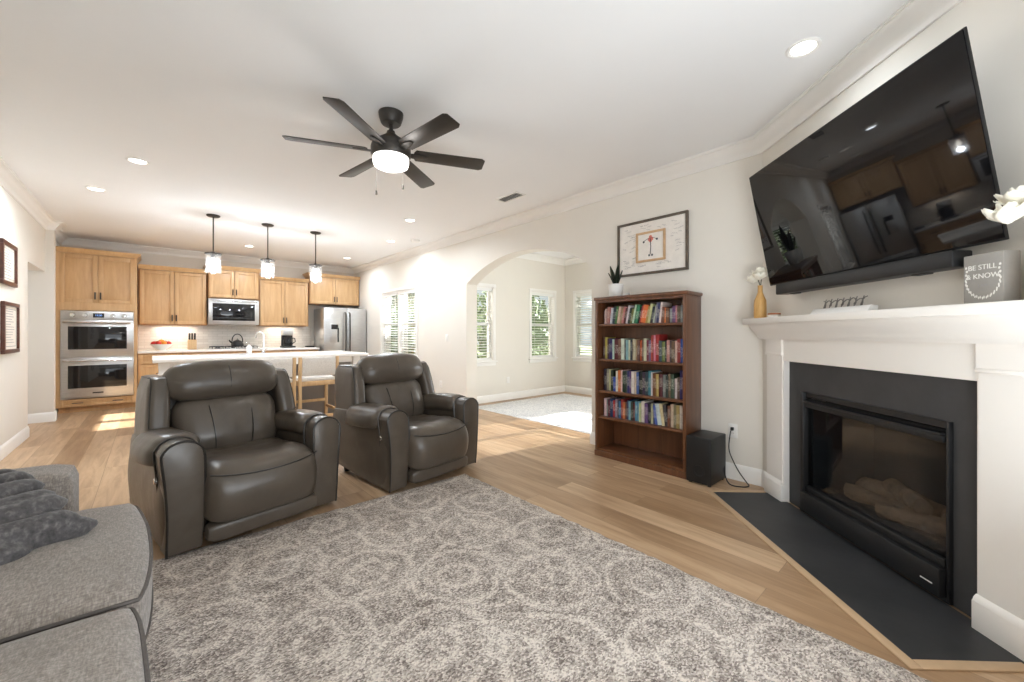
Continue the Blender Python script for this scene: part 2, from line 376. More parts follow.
def spline(pts, n=6, closed=True):
    P = [Vector(p) for p in pts]; N = len(P); out = []
    for i in range(N if closed else N-1):
        g = lambda k: P[k % N] if closed else P[max(0, min(N-1, k))]
        p0, p1, p2, p3 = g(i-1), g(i), g(i+1), g(i+2)
        for j in range(n):
            t = j/n
            out.append(.5*((2*p1)+(-p0+p2)*t+(2*p0-5*p1+4*p2-p3)*t*t+(-p0+3*p1-3*p2+p3)*t**3))
    if not closed: out.append(P[-1].copy())
    return out
def loft(bm, prof, width, ctr=None, p=5, nx=18, x0=0, wob=None, mi=None):
    """closed side profile [(y, z)] carried across the width, its ends drawn in and rounded like a stuffed cushion"""
    prof = [Vector((a[0], a[1])) for a in spline([(q[0], q[1], 0) for q in prof], 5)]
    if ctr is None: ctr = sum(prof, Vector((0, 0)))/len(prof)
    ctr = Vector(ctr)
    t = BM(); rings = []
    for i in range(nx+1):
        u = math.sin((i/nx*2-1)*PI/2)
        k = max(.02, (1-abs(u)**p)**(1/2.2))
        ring = []
        for q in prof:
            d = q-ctr
            e = ctr+d.normalized()*(d.length-(1-k)*min(d.length, .11)) if d.length > 1e-5 else ctr
            co = Vector((x0+u*width/2, e.x, e.y))
            if wob: co = Vector(wob(co, u))
            ring.append(t.verts.new(co))
        rings.append(ring)
    m = len(prof)
    for a, b2 in zip(rings, rings[1:]):
        for k in range(m): t.faces.new((a[k], a[(k+1) % m], b2[(k+1) % m], b2[k]))
    t.faces.new(rings[0][::-1]); t.faces.new(rings[-1])
    bmesh.ops.recalc_face_normals(t, faces=t.faces)
    return merge(bm, t, mi)
def sweep(bm, path, prof, closed=False):
    """profile [(out, z)] carried along a wall line with mitred corners; 'out' is to the left of travel"""
    t = BM(); P = [Vector((p[0], p[1])) for p in path]; n = len(P); rings = []
    for i in range(n):
        d1 = (P[i]-P[i-1]).normalized() if i > 0 or closed else (P[1]-P[0]).normalized()
        d2 = (P[(i+1) % n]-P[i]).normalized() if i < n-1 or closed else d1
        n1 = Vector((-d1.y, d1.x)); n2 = Vector((-d2.y, d2.x))
        mt = (n1+n2); mt = mt/(mt.length_squared)*2 if mt.length > 1e-4 else n1
        rings.append([t.verts.new((P[i].x+mt.x*o, P[i].y+mt.y*o, z)) for o, z in prof])
    m = len(prof)
    for i in range(n if closed else n-1):
        a, b2 = rings[i], rings[(i+1) % n]
        for k in range(m): t.faces.new((a[k], a[(k+1) % m], b2[(k+1) % m], b2[k]))
    if not closed: t.faces.new(rings[0]); t.faces.new(rings[-1][::-1])
    bmesh.ops.recalc_face_normals(t, faces=t.faces)
    return merge(bm, t)

def obj(name, bm, mats, parent=None, loc=None, rot=None, sharp=35, smooth=True):
    me = bpy.data.meshes.new(name); bm.to_mesh(me); bm.free()
    for m in (mats if isinstance(mats, (list, tuple)) else [mats]): me.materials.append(M[m] if isinstance(m, str) else m)
    if smooth:
        me.polygons.foreach_set('use_smooth', [True]*len(me.polygons))
        if sharp: me.set_sharp_from_angle(angle=math.radians(sharp))
    o = bpy.data.objects.new(name, me); COL.objects.link(o)
    if parent: o.parent = parent
    if loc: o.location = loc
    if rot: o.rotation_euler = rot
    return o
def tag(o, label, cat, group=None, kind=None):
    o['label'] = label; o['category'] = cat
    if group: o['group'] = group
    if kind: o['kind'] = kind
    return o
def thing(name, label, cat, loc=(0, 0, 0), rotz=0, group=None):
    o = bpy.data.objects.new(name, None); COL.objects.link(o); o.location = loc; o.rotation_euler = (0, 0, rotz); o.empty_display_size = .1
    return tag(o, label, cat, group)
def struct(name, bm, m, **kw):
    o = obj(name, bm, m, **kw); o['kind'] = 'structure'; return o
def sgroup(name, loc=(0, 0, 0), rotz=0):
    o = bpy.data.objects.new(name, None); COL.objects.link(o); o.location = loc; o.rotation_euler = (0, 0, rotz); o['kind'] = 'structure'; return o
def copy_tree(o, parent=None):
    c = o.copy(); COL.objects.link(c)
    if parent: c.parent = parent
    for ch in [k for k in bpy.data.objects if k.parent == o]: copy_tree(ch, c)
    return c

# ------------------------------------------------------------------ the room
H = 2.74
XL, YK, XR, YB = -1.065, 9.62, 3.6, -.30          # left wall, kitchen wall, right wall, rear wall
SX, SY, SN = 6.46, 5.57, 1.3                        # sun room: right, far and near walls
FE, FN = Vector((.6918, .7221)), Vector((-.7221, .6918)); FP = Vector((3.508, 1.017))-FE*.018
def fpt(X, Y): v = FP-FE*X-FN*Y; return (v.x, v.y)
FROT = math.atan2(-FE.y, -FE.x)
K1 = (XR, 1.0625)
tt = (K1[1]-YB)/FE.y; K2 = (K1[0]-FE.x*tt, YB)

bm = BM(); box(bm, -2.9, 7.0, -.6, 10, -.12, 0); struct('floor', bm, 'floor')
bm = BM(); box(bm, -2.9, 3.8, -.6, 10, H, H+.12); struct('ceiling', bm, 'ceiling')
bm = BM(); box(bm, 3.8, 6.8, SN-.2, SY+.2, H, H+.12); struct('ceiling_sunroom', bm, 'ceiling')
# left wall with the hall opening
DY0, DY1, DZ = 7.30, 8.35, 2.05
bm = BM(); box(bm, XL-.14, XL, YB-.2, DY0, 0, H); box(bm, XL-.14, XL, DY0, DY1, DZ, H); struct('wall_left', bm, 'wall')
bm = BM(); box(bm, -2.75, -.985, DY1, DY1+.13, 0, H); struct('wall_hall_far', bm, 'wall')
bm = BM(); box(bm, XL-.1, XL, DY1+.13, YK, 0, H); struct('wall_kitchen_left', bm, 'wall')
bm = BM(); box(bm, -2.75, XL-.14, DY0-.7, DY0-.6, 0, H); struct('wall_hall_near', bm, 'wall')
bm = BM(); box(bm, -2.88, -2.75, DY0-.7, DY1+.13, 0, H); struct('wall_hall_end', bm, 'wall')
bm = BM(); box(bm, XL-.1, 3.8, YK, YK+.14, 0, H); struct('wall_kitchen', bm, 'wall')
# right wall: arch to the sun room, kitchen window
AY0, AY1, ASP, AT = 2.72, 5.07, 1.96, 2.285
KW = (6.62, 8.12, .78, 2.03)
bm = BM()
box(bm, XR, XR+.2, YB-.2, AY0, 0, H); box(bm, XR, XR+.2, AY1, KW[0], 0, H)
box(bm, XR, XR+.2, KW[0], KW[1], 0, KW[2]); box(bm, XR, XR+.2, KW[0], KW[1], KW[3], H); box(bm, XR, XR+.2, KW[1], YK, 0, H)
hw = (AY1-AY0)/2; rise = AT-ASP; R = (hw*hw+rise*rise)/(2*rise); cy = (AY0+AY1)/2; cz = AT-R
a0 = math.asin(hw/R)
arc = [(cy+R*math.sin(a0*(1-2*i/30)), cz+R*math.cos(a0*(1-2*i/30))) for i in range(31)]
for (u0, v0), (u1, v1) in zip(arc, arc[1:]):
    prism(bm, [(u0, v0), (u1, v1), (u1, H), (u0, H)], lambda u, v, w_: Vector((w_, u, v)), XR, XR+.2)
struct('wall_right', bm, 'wall')
# corner wall carrying the fireplace
FX0, FX1, FZ = .178, 1.446, 1.017
bm = BM()
def fbox(bm, X0, X1, Y0, Y1, z0, z1, **k):
    return box(bm, X0, X1, Y0, Y1, z0, z1, **k)
Kx0, Kx1 = -.124, 1.77
fbox(bm, Kx0, FX0, .035, .085, 0, H); fbox(bm, FX1, Kx1, .035, .085, 0, H); fbox(bm, FX0, FX1, .035, .085, FZ, H)
o = struct('wall_fireplace', bm, 'wall', loc=(FP.x, FP.y, 0), rot=(0, 0, FROT))
# rear wall with a wide window behind the camera
RW = (-.25, 2.15, .50, 2.28)
bm = BM()
box(bm, XL-.14, RW[0], YB-.14, YB, 0, H); box(bm, RW[1], XR, YB-.14, YB, 0, H); box(bm, RW[0], RW[1], YB-.14, YB, 0, RW[2]); box(bm, RW[0], RW[1], YB-.14, YB, RW[3], H)
struct('wall_rear', bm, 'wall')
# sun room
W1 = (3.88, 4.54, .73, 2.02); W2 = (5.46, 6.14, .73, 2.02); W3 = (4.62, 5.30, .73, 2.02); W4 = (2.60, 3.90, .73, 2.05)
bm = BM()
xs = [3.8, W1[0], W1[1], W2[0], W2[1], SX+.15]
for i in range(5):
    if i in (1, 3): box(bm, xs[i], xs[i+1], SY, SY+.15, 0, .73); box(bm, xs[i], xs[i+1], SY, SY+.15, 2.02, H)
    else: box(bm, xs[i], xs[i+1], SY, SY+.15, 0, H)
struct('wall_sunroom_far', bm, 'wall')
bm = BM()
ys = [SN, W4[0], W4[1], W3[0], W3[1], SY]
for i in range(5):
    if i in (1, 3):
        zt = 2.05 if i == 1 else 2.02
        box(bm, SX, SX+.15, ys[i], ys[i+1], 0, .73); box(bm, SX, SX+.15, ys[i], ys[i+1], zt, H)
    else: box(bm, SX, SX+.15, ys[i], ys[i+1], 0, H)
struct('wall_sunroom_right', bm, 'wall')
bm = BM(); box(bm, 3.8, SX+.15, SN-.15, SN, 0, H); struct('wall_sunroom_near', bm, 'wall')

CROWN = [(0, H), (0, H-.115), (.012, H-.115), (.018, H-.10), (.018, H-.088), (.034, H-.072), (.052, H-.045), (.07, H-.026), (.084, H-.018), (.092, H-.018), (.092, H-.008), (.10, H-.008), (.10, H)]
BASE = [(0, 0), (.014, 0), (.014, .095), (.010, .108), (.006, .125), (0, .13)]
bm = BM(); sweep(bm, [(XL, YB), (K2[0], YB), K1, (XR, YK), (XL, YK), (XL, DY1+.13), (-.985, DY1+.13), (-.985, DY1), (XL, DY1)], CROWN, closed=True); struct('trim_1', bm, 'trim', sharp=50)
bm = BM(); sweep(bm, [(3.8, SN), (SX, SN), (SX, SY), (3.8, SY)], CROWN, closed=True); struct('trim_2', bm, 'trim', sharp=50)
def bb(name, path): bm = BM(); sweep(bm, path, BASE); struct(name, bm, 'trim', sharp=50)
bb('baseboard_left', [(XL, DY0), (XL, YB)])
bb('baseboard_hall', [(-.985, DY1+.13), (-.985, DY1), (-1.75, DY1)])
bb('baseboard_right', [K1, (XR, AY0), (XR+.2, AY0)])
bb('baseboard_kitchen', [(XR+.2, AY1), (XR, AY1), (XR, YK-.02)])
bb('baseboard_sunroom', [(SX, SN), (SX, SY), (3.8, SY), (3.8, AY1)])
bb('baseboard_fireplace', [fpt(0.0, .035), K1])
# hall door seen through the opening, with its casing on the far hall wall
d = sgroup('door_1', (-1.88, DY1, 0))
bm = BM(); box(bm, -.42, .42, -.03, -.002, .01, 2.03)
for (z0, z1) in ((.18, .92), (1.08, 1.88)):
    for s in (-1, 1): box(bm, s*.21-.13, s*.21+.13, -.036, -.03, z0, z1, bev=.004)
obj('door_panel', bm, 'trim', d)
bm = BM(); box(bm, -.50, -.425, -.022, -.002, 0, 2.1); box(bm, .425, .50, -.022, -.002, 0, 2.1); box(bm, -.5, .5, -.022, -.002, 2.04, 2.115); obj('door_casing', bm, 'trim', d)
bm = BM(); lathe(bm, [(.005, 0), (.026, .004), (.012, .02), (.012, .04), (.026, .05), (.028, .065), (.016, .076), (.003, .078)], seg=16)
obj('door_knob', bm, 'chrome', d, (-.35, -.03, .95), (PI/2, 0, 0))

def window(name, loc, rotz, wd, z0, z1, twin=False, blind=True, tilt=.25, wall=.15, casing=True, drop=0):
    """local x along the wall, +y out of the room; origin at the wall face"""
    g = sgroup(name, loc, rotz); h = z1-z0
    units = [(-wd/2, -.03), (.03, wd/2)] if twin else [(-wd/2, wd/2)]
    bm = BM()
    box(bm, -wd/2-.012, -wd/2+.022, .0, wall, z0, z1); box(bm, wd/2-.022, wd/2+.012, 0, wall, z0, z1); box(bm, -wd/2, wd/2, 0, wall, z1-.022, z1+.012); box(bm, -wd/2, wd/2, 0, wall, z0-.012, z0+.022)
    if twin: box(bm, -.035, .035, .02, wall, z0, z1)
    if casing:
        for s in (-1, 1): box(bm, s*(wd/2+.01)-.03, s*(wd/2+.01)+.03, -.016, -.0005, z0-.02, z1+.04, bev=.004)
        box(bm, -wd/2-.045, wd/2+.045, -.018, -.0005, z1+.004, z1+.06, bev=.004)
    obj('window_frame', bm, 'trim', g)
    bm = BM(); box(bm, -wd/2-.06, wd/2+.06, -.045, .02, z0-.025, z0+.0, bev=.006); box(bm, -wd/2-.045, wd/2+.045, -.014, -.0005, z0-.085, z0-.025, bev=.004); obj('window_sill', bm, 'trim', g)
    for (a, b2) in units:
        bm = BM(); zm = z0+h*.5
        for (s0, s1, yy) in ((z0+.01, zm+.02, .06), (zm-.02, z1-.01, .09)):
            box(bm, a+.018, a+.056, yy, yy+.03, s0, s1); box(bm, b2-.056, b2-.018, yy, yy+.03, s0, s1); box(bm, a+.056, b2-.056, yy, yy+.03, s0, s0+.04); box(bm, a+.056, b2-.056, yy, yy+.03, s1-.04, s1)
        obj('sash', bm, 'trim', g)
        bm = BM(); box(bm, a+.05, b2-.05, .073, .077, z0+.03, zm); box(bm, a+.05, b2-.05, .103, .107, zm, z1-.03); obj('pane', bm, 'glass', g)
        if blind:
            bm = BM(); box(bm, a+.025, b2-.025, .012, .052, z1-.065, z1-.022)
            n = int((h-.11-drop)/.048) if False else int((h-.11-(drop and drop-z0))/.048)
            for i in range(n):
                z = z1-.09-i*.048
                box(bm, a+.028, b2-.028, -.024, .024, -.0012, .0012, mtx=Matrix.Translation((0, .032, z)) @ Matrix.Rotation(tilt, 4, 'X'))
            for q in (.2, .8):
                x = a+(b2-a)*q; box(bm, x-.0012, x+.0012, .030, .034, max(z0+.03, drop+.06 if drop else 0), z1-.05)
            zb = max(z0+.022, drop+.06 if drop else 0); box(bm, a+.03, b2-.03, .015, .05, zb, zb+.018)
            obj('blind', bm, 'slat', g)
    return g
window('window_1', (XR, (KW[0]+KW[1])/2, 0), -PI/2, KW[1]-KW[0], KW[2], KW[3], twin=True, wall=.2)
window('window_2', ((W1[0]+W1[1])/2, SY, 0), 0, W1[1]-W1[0], .73, 2.02)
window('window_3', ((W2[0]+W2[1])/2, SY, 0), 0, W2[1]-W2[0], .73, 2.02)
window('window_4', (SX, (W3[0]+W3[1])/2, 0), -PI/2, W3[1]-W3[0], .73, 2.02, tilt=-.50)
window('window_5', (SX, (W4[0]+W4[1])/2, 0), -PI/2, W4[1]-W4[0], .73, 2.05, twin=True, tilt=1.25, drop=.97)  # unseen window, added with its blind set to shape the rug's sun streak

# ------------------------------------------------------------------ big things: rug, recliners, sofa, fireplace
def rug(name, x0, x1, y0, y1, th, m, label, cat):
    bm = BM(); nx, ny = int((x1-x0)/.04), int((y1-y0)/.04); vs_ = []
    for j in range(ny+1):
        row = []
        for i in range(nx+1):
            x = x0+(x1-x0)*i/nx; y = y0+(y1-y0)*j/ny; e = (i in (0, nx)) or (j in (0, ny))
            if e: x += random.uniform(-.007, .007); y += random.uniform(-.007, .007)
            row.append(bm.verts.new((x, y, .002 if e else th*(.75+.5*noise.noise(Vector((x*9, y*9, 0)))*.6+random.uniform(-.1, .1)))))
        vs_.append(row)
    for j in range(ny):
        for i in range(nx): bm.faces.new((vs_[j][i], vs_[j][i+1], vs_[j+1][i+1], vs_[j+1][i]))
    return tag(obj(name, bm, m, sharp=None), label, cat)
rug('area_rug', -.03, 2.01, -.22, 2.86, .018, 'rug', 'large grey and cream shag rug with a faint scalloped pattern in front of the recliners', 'rug')
rug('sunroom_rug', 3.93, 6.2, 1.9, 5.38, .010, 'sunrug', 'pale grey rug on the floor of the sun room beyond the arch', 'rug')

def make_recliner(label):
    t = thing('leather_recliner', label, 'recliner', group='leather recliners')
    # body under the seat
    bm = BM(); pillow(bm, (.74, .74, .22), (0, .48, .16), .04, n=6); obj('base', bm, 'leather', t)
    for sx in (-1, 1):
        for y in (.13, .80):
            bm = BM(); lathe(bm, [(.022, 0), (.026, .012), (.03, .052), (.0, .053)], (sx*.36, y, 0), 14); obj('foot', bm, 'black', t)
    for s in (-1, 1):
        # arm: tall side panel, front face slightly rounded, underside rising to the back
        def dfa(p, s=s):
            k = max(0, (p.y-.25)/.65)
            z = p.z + (.06*k if p.z < .12 else 0)
            flare = .02*(1-min(1, abs(p.z-.3)/.3))
            return (p.x+s*flare, p.y+.028*((p.z-.28)/.28)**2*(1 if p.y < .3 else 0), z-.02*k*(p.z > .4))
        bm = BM(); pillow(bm, (.155, .86, .56), (s*.375, .455, .30), .035, (0, .012, 0), 10, dfa); a = obj('arm', bm, 'leather', t)
        # front band that rolls over the top of the arm, with double piping
        def band_pts(y, grow=0.0, zb=.025):
            pts = [(s*(.295-grow), y, .30), (s*(.295-grow), y, .50)]
            for k in range(9):
                an = PI*(1-k/8); pts.append((s*(.385-(-.0)+math.cos(an)*(.088+grow)*1), y, .545+math.sin(an)*(.075+grow)))
            pts += [(s*(.462+grow), y, .42), (s*(.452+grow), y, .25), (s*(.45+grow), y, zb)]
            return pts
        bm = BM()
        pr = [(p[0], p[2]) for p in spline(band_pts(0, .004), 3, False)]
        pr += [(s*.30, .025)]
        prism(bm, pr, lambda u, v, w_: Vector((u, w_+.03*((v-.33)/.3)**2*.6, v)), .0, .13, bev=.012); obj('arm_front', bm, 'leather', t)
        bm = BM()
        bow = lambda p: (p[0], p[1]+.018*((p[2]-.33)/.3)**2, p[2])
        tube(bm, [bow(p) for p in spline(band_pts(.004, .002), 4, False)], .0065, 6)
        tube(bm, [bow(p) for p in spline(band_pts(.126, .006, .2), 4, False)], .0065, 6)
        obj('piping', bm, 'leather_dark', a)
        # stuffed pad behind the band, drooping over the outer side
        def dfp(p, s=s):
            o_ = (p.x*s-.385)
            z = p.z-3.2*max(0, o_)**2
            k = (p.y-.12)/.5
            return (p.x+s*.015*math.sin(PI*min(1, max(0, k))), p.y, z-.03*max(0, k))
        bm = BM(); pillow(bm, (.225, .50, .145), (s*.378, .385, .565), .058, (.012, 0, .012), 12, dfp); obj('arm_pad', bm, 'leather', t)
    # seat cushion with a waterfall front
    def wobs(co, u):
        n_ = noise.noise(Vector((co.x*7+3, co.y*6, co.z*4)))*.010+noise.noise(Vector((co.x*17, co.y*15, 1)))*.004
        dip = .022*math.exp(-((u*2.0)**2+((co.y-.28)/.18)**2)) if co.z > .38 else 0
        n_ += .012*noise.noise(Vector((co.x*9+co.y*7, co.y*20-co.x*6, 4)))*math.exp(-(u*1.3)**2-((co.y-.30)/.2)**2)
        return (co.x, co.y-.02*(1-u*u)*(co.y < .05), co.z+n_*(co.z > .3)-dip)
    bm = BM(); loft(bm, [(.60, .30), (.60, .43), (.42, .452), (.22, .47), (.06, .468), (-.035, .435), (-.085, .36), (-.095, .27), (-.075, .175), (-.03, .145), (.15, .16), (.4, .2)], .60, (.2, .30), p=7, nx=40, wob=wobs); seat = obj('seat_cushion', bm, 'leather', t)
    bm = BM(); tube(bm, [(-.285+.57*i/16, -.067-.021*(1-(i/8-1)**2)+.02*abs(i/8-1)**4, .425-.030*(1-(i/8-1)**2)) for i in range(17)], .0042, 6); obj('seam', bm, 'leather_dark', seat)
    bm = BM(); loft(bm, [(.04, .05), (.05, .148), (-.02, .15), (-.052, .14), (-.058, .10), (-.05, .055), (-.01, .045)], .60, p=14, nx=12); obj('footrest_panel', bm, 'leather', t)
    # back: shell, wings, lumbar cushion, head cushion
    lean = lambda p: (p.x, p.y+.23*(p.z-.35), p.z)
    bm = BM(); pillow(bm, (.70, .14, .78), (0, .765, .53), .05, (0, .02, 0), 8, lean); obj('back_shell', bm, 'leather', t)
    for s in (-1, 1):
        def dw(p, s=s):
            k = (p.z-.20)/.74
            return (p.x-s*.035*k+s*.015*math.sin(PI*k), p.y+.23*(p.z-.35)+.05*max(0, k-.75)*4*(p.y < .7)*.35, p.z-.03*(p.y > .8)*k)
        bm = BM(); pillow(bm, (.11, .36, .76), (s*.38, .66, .545), .038, (.004, 0, 0), 10, dw); wg = obj('wing', bm, 'leather', t)
        bm = BM()
        pts = [dw(Vector((s*.425, .495, .62+.05*i))) for i in range(6)]+[dw(Vector((s*.423, .52+.06*i, .918))) for i in range(5)]
        tube(bm, spline(pts, 3, False), .005, 6); obj('piping', bm, 'leather_dark', wg)
    def wobb(co, u):
        n_ = noise.noise(Vector((co.x*8, co.z*5, 5)))*.010+.005*math.sin(co.x*38)*max(0, (co.z-.62)/.15)*(co.z < .80)
        return (co.x, co.y+n_-.02*(1-u*u), co.z)
    bm = BM(); loft(bm, [(.545, .385), (.50, .50), (.525, .62), (.575, .72), (.635, .775), (.70, .76), (.72, .6), (.66, .4)], .60, (.62, .58), p=5, nx=20, wob=wobb); bk = obj('back_cushion', bm, 'leather', t)
    for s in (-1, 1):
        bm = BM(); tube(bm, [(s*(.10+.02*i/5), {0: .545, 1: .508, 2: .502, 3: .520, 4: .550, 5: .588}[i]-.026, .40+.064*i) for i in range(6)], .0035, 6); obj('seam', bm, 'leather_dark', bk)
    def wobh(co, u):
        return (co.x, co.y-.018*(1-u*u)+noise.noise(Vector((co.x*6, co.z*6, 9)))*.007, co.z-.018*u*u*(co.z > .9))
    bm = BM(); loft(bm, [(.625, .755), (.575, .80), (.565, .88), (.60, .965), (.665, 1.015), (.74, 1.005), (.80, .93), (.80, .83), (.74, .765)], .67, (.69, .885), p=6, nx=20, wob=wobh); hd = obj('headrest', bm, 'leather', t)
    bm = BM(); tube(bm, [(0, y-.0175, z) for y, z in ((.583, .79), (.566, .84), (.566, .89), (.585, .945), (.612, .980))], .0032, 6); obj('seam', bm, 'leather_dark', hd)
    bm = BM(); lathe(bm, [(.017, 0), (.017, .008), (.012, .012), (.002, .012)], seg=16); obj('control_button', bm, 'chrome', t, (-.475, .10, .42), (0, -PI/2, 0))
    bpy.data.objects['control_button']['label'] = 'chrome recline button'
    return t
r1 = make_recliner('nearer taupe leather recliner, on the left, with a wrinkled seat cushion and double piped arms')
RS = 1.0
r1.location = (.525, 2.85, 0); r1.rotation_euler.z = math.radians(11); r1.scale = (1.03, 1, 1)
r2 = copy_tree(r1); r2['label'] = 'farther taupe leather recliner standing nearer the arch, chrome button on its arm'
r2.location = (1.775, 2.89, 0); r2.rotation_euler.z = math.radians(9); r2.scale = (1, 1, 1)

# sofa along the left wall, seats facing the fireplace
def make_sofa():
    t = thing('sofa', 'grey tweed sofa with loose seat cushions against the left wall, cropped by the frame', 'sofa', (0, 0, 0), 0)
    sk = lambda p: (p[0], p[1]-.10*(p[0]+.05), p[2])
    def skd(p): return sk(p)
    bm = BM(); pillow(bm, (.88, 1.95, .24), (-.50, 1.34, .20), .03, n=8, fn=skd); obj('base', bm, 'sofa', t)
    bm = BM(); pillow(bm, (.24, 2.35, .58), (-.93, 1.34, .56), .08, n=10, fn=skd); obj('backrest', bm, 'sofa', t)
    for y in (2.47, .21):
        bm = BM(); pillow(bm, (.74, .25, .58), (-.60, y, .355), .045, (.0, .0, .012), 10, skd); obj('arm', bm, 'sofa', t)
    for (x, y) in ((-.12, .3), (-.12, 2.3), (-.9, .3), (-.9, 2.3)):
        bm = BM(); lathe(bm, [(.02, 0), (.028, .09), (.0, .091)], (sk((x, y, 0))[0], sk((x, y, 0))[1], 0), 14); obj('foot', bm, 'softblack', t)
    # front rail
    bm = BM(); pillow(bm, (.07, 2.0, .25), (-.06, 1.35, .20), .03, n=8, fn=skd); obj('front_rail', bm, 'sofa', t)
    def cushion(poly, zt, zb):
        """T-shaped cushion: outline poly, plump top, piped top edge"""
        pts = spline([(x, y, 0) for x, y in poly], 4)
        c = sum(pts, Vector())/len(pts)
        bm = BM(); rings = []
        prof = [(1.0, zb), (1.012, zb+.02), (1.022, (zt+zb)/2), (1.012, zt-.035), (.985, zt-.014), (.93, zt+.002), (.8, zt+.016), (.6, zt+.026), (.35, zt+.032), (.1, zt+.034)]
        for k, z in prof:
            rings.append([bm.verts.new(sk((c.x+(p.x-c.x)*k, c.y+(p.y-c.y)*k, z+noise.noise(Vector((p.x*k*5, p.y*k*5, z)))*.012))) for p in pts])
        n = len(pts)
        for a, b2 in zip(rings, rings[1:]):
            for k in range(n): bm.faces.new((a[k], a[(k+1) % n], b2[(k+1) % n], b2[k]))
        bm.faces.new(rings[0][::-1]); bm.faces.new(rings[-1]); bmesh.ops.recalc_face_normals(bm, faces=bm.faces)
        o = obj('seat_cushion', bm, 'sofa', t, sharp=60)
        bm = BM()
        tube(bm, [sk((c.x+(p.x-c.x)*1.008, c.y+(p.y-c.y)*1.008, zt-.024+noise.noise(Vector((p.x*5, p.y*5, zt)))*.012)) for p in pts], .0055, 6, closed=True)
        tube(bm, [sk((c.x+(p.x-c.x)*1.012, c.y+(p.y-c.y)*1.012, zb+.02)) for p in pts], .005, 6, closed=True)
        obj('piping', bm, 'sofa_pipe', o)
    d = .001
    cushion([(-.80, 1.51), (-.6, 1.505), (-.3, 1.50), (-.06, 1.498), (-.018, 1.53), (.0, 1.75), (-.008, 2.02), (-.04, 2.29), (-.07, 2.33), (-.17, 2.345), (-.205, 2.31), (-.215, 2.20), (-.30, 2.17), (-.55, 2.17), (-.80, 2.17)], .50, .32)
    cushion([(-.80, .55), (-.4, .55), (-.05, .55), (-.005, .60), (.0, .9), (-.008, 1.2), (-.03, 1.45), (-.075, 1.482), (-.3, 1.485), (-.55, 1.49), (-.80, 1.49)], .485, .32)
    return t
make_sofa()
# plush ribbed throw over the far arm and seat: rolls fanned out from the back of the sofa
bm = BM()
ends = [(-.40, 2.33, .70), (-.345, 2.27, .70), (-.305, 2.20, .69), (-.27, 2.13, .675), (-.235, 2.07, .655), (-.205, 2.02, .625), (-.175, 1.985, .59), (-.13, 1.99, .55)]
ribs = []
for i, e_ in enumerate(ends):
    ax, ay, az = -.95, 2.22-.115*i+.006*i*i, .69-.018*i
    ribs.append(((ax, ay, az), e_, .037 if i < 7 else .033))
ribs += [((-.95, 2.26, .62), (-.38, 2.25, .62), .055), ((-.95, 2.1, .57), (-.31, 2.14, .58), .055), ((-.95, 1.95, .55), (-.27, 2.05, .555), .05), ((-.95, 1.72, .53), (-.27, 1.91, .53), .034)]
for i, (a, b2, r) in enumerate(ribs):
    A, B2 = Vector(a), Vector(b2); n = 26; pts = []; rad = []
    for k in range(n+1):
        t_ = k/n; p = A.lerp(B2, t_)
        p += Vector((0, .022*noise.noise(Vector((t_*3, i*1.7, 0))), .018*noise.noise(Vector((t_*4, i*2.3, 5)))))
        pts.append((p.x, p.y, p.z)); rad.append(r*(1.0+.18*noise.noise(Vector((t_*6, i*3.1, 8))))*(1 if t_ < .92 else max(.15, math.sqrt(max(0, 1-((t_-.92)/.08)**2)))))
    tube(bm, pts, r, 12, radii=rad)
ob = obj('throw_blanket', bm, 'throw', sharp=None)
md = ob.modifiers.new('weld', 'REMESH'); md.mode = 'VOXEL'; md.voxel_size = .008; md.use_smooth_shade = True
md = ob.modifiers.new('soft', 'SMOOTH'); md.factor = .5; md.iterations = 3
tag(ob, 'charcoal ribbed plush throw bunched over the far arm and seat of the grey sofa', 'blanket')

# ------------------------------------------------------------------ fireplace (local x to the right along the wall, y into the wall)
FL = (FP.x, FP.y, 0)
t = thing('fireplace_mantel', 'white painted fireplace surround with crown moulded shelf in the corner', 'mantel', FL, FROT)
for (x0, x1) in ((0, .182), (1.440, 1.622)):
    bm = BM(); box(bm, x0, x1, -.0, .033, 0, 1.13); box(bm, x0-.012, x1+.012, -.016, .033, 0, .12, bev=.003); 
    prism(bm, [(0, .12), (-.016, .12), (-.012, .132), (-.004, .142), (0, .145)], lambda u, v, w_: Vector((w_, u, v)), x0-.008, x1+.008)
    box(bm, x0-.006, x1+.006, -.012, .033, 1.045, 1.062, bev=.003); box(bm, x0-.003, x1+.003, -.008, .033, 1.062, 1.19)
    obj('pilaster', bm, 'mantel', t)
bm = BM(); box(bm, .182, 1.440, .006, .033, 1.017, 1.19); obj('frieze', bm, 'mantel', t)
bm = BM()
for x0 in (.182, 1.430):
    box(bm, x0, x0+.010, .006, .085, 0, 1.017)
box(bm, .192, 1.43, .010, .085, 1.008, 1.017); obj('reveal', bm, 'mantel', t)
bm = BM()
prof = [(0.033, 1.16), (-.018, 1.16), (-.022, 1.172), (-.03, 1.176), (-.034, 1.19), (-.05, 1.21), (-.075, 1.235), (-.092, 1.262), (-.094, 1.275), (0.033, 1.275)]
prism(bm, prof, lambda u, v, w_: Vector((w_, u, v)), -.075, 1.70); obj('shelf_moulding', bm, 'mantel', t, sharp=50)
bm = BM(); box(bm, -.115, 1.735, -.125, .033, 1.275, 1.318, bev=.006); obj('shelf', bm, 'mantel', t)
t = thing('fireplace_surround', 'black slate slab facing around the gas fireplace insert', 'fireplace surround', FL, FROT)
bm = BM(); box(bm, .193, .343, .045, .088, 0.006, 1.007); box(bm, 1.30, 1.429, .045, .088, .006, 1.007); box(bm, .343, 1.30, .045, .088, .812, 1.007); obj('slab', bm, 'slate', t)
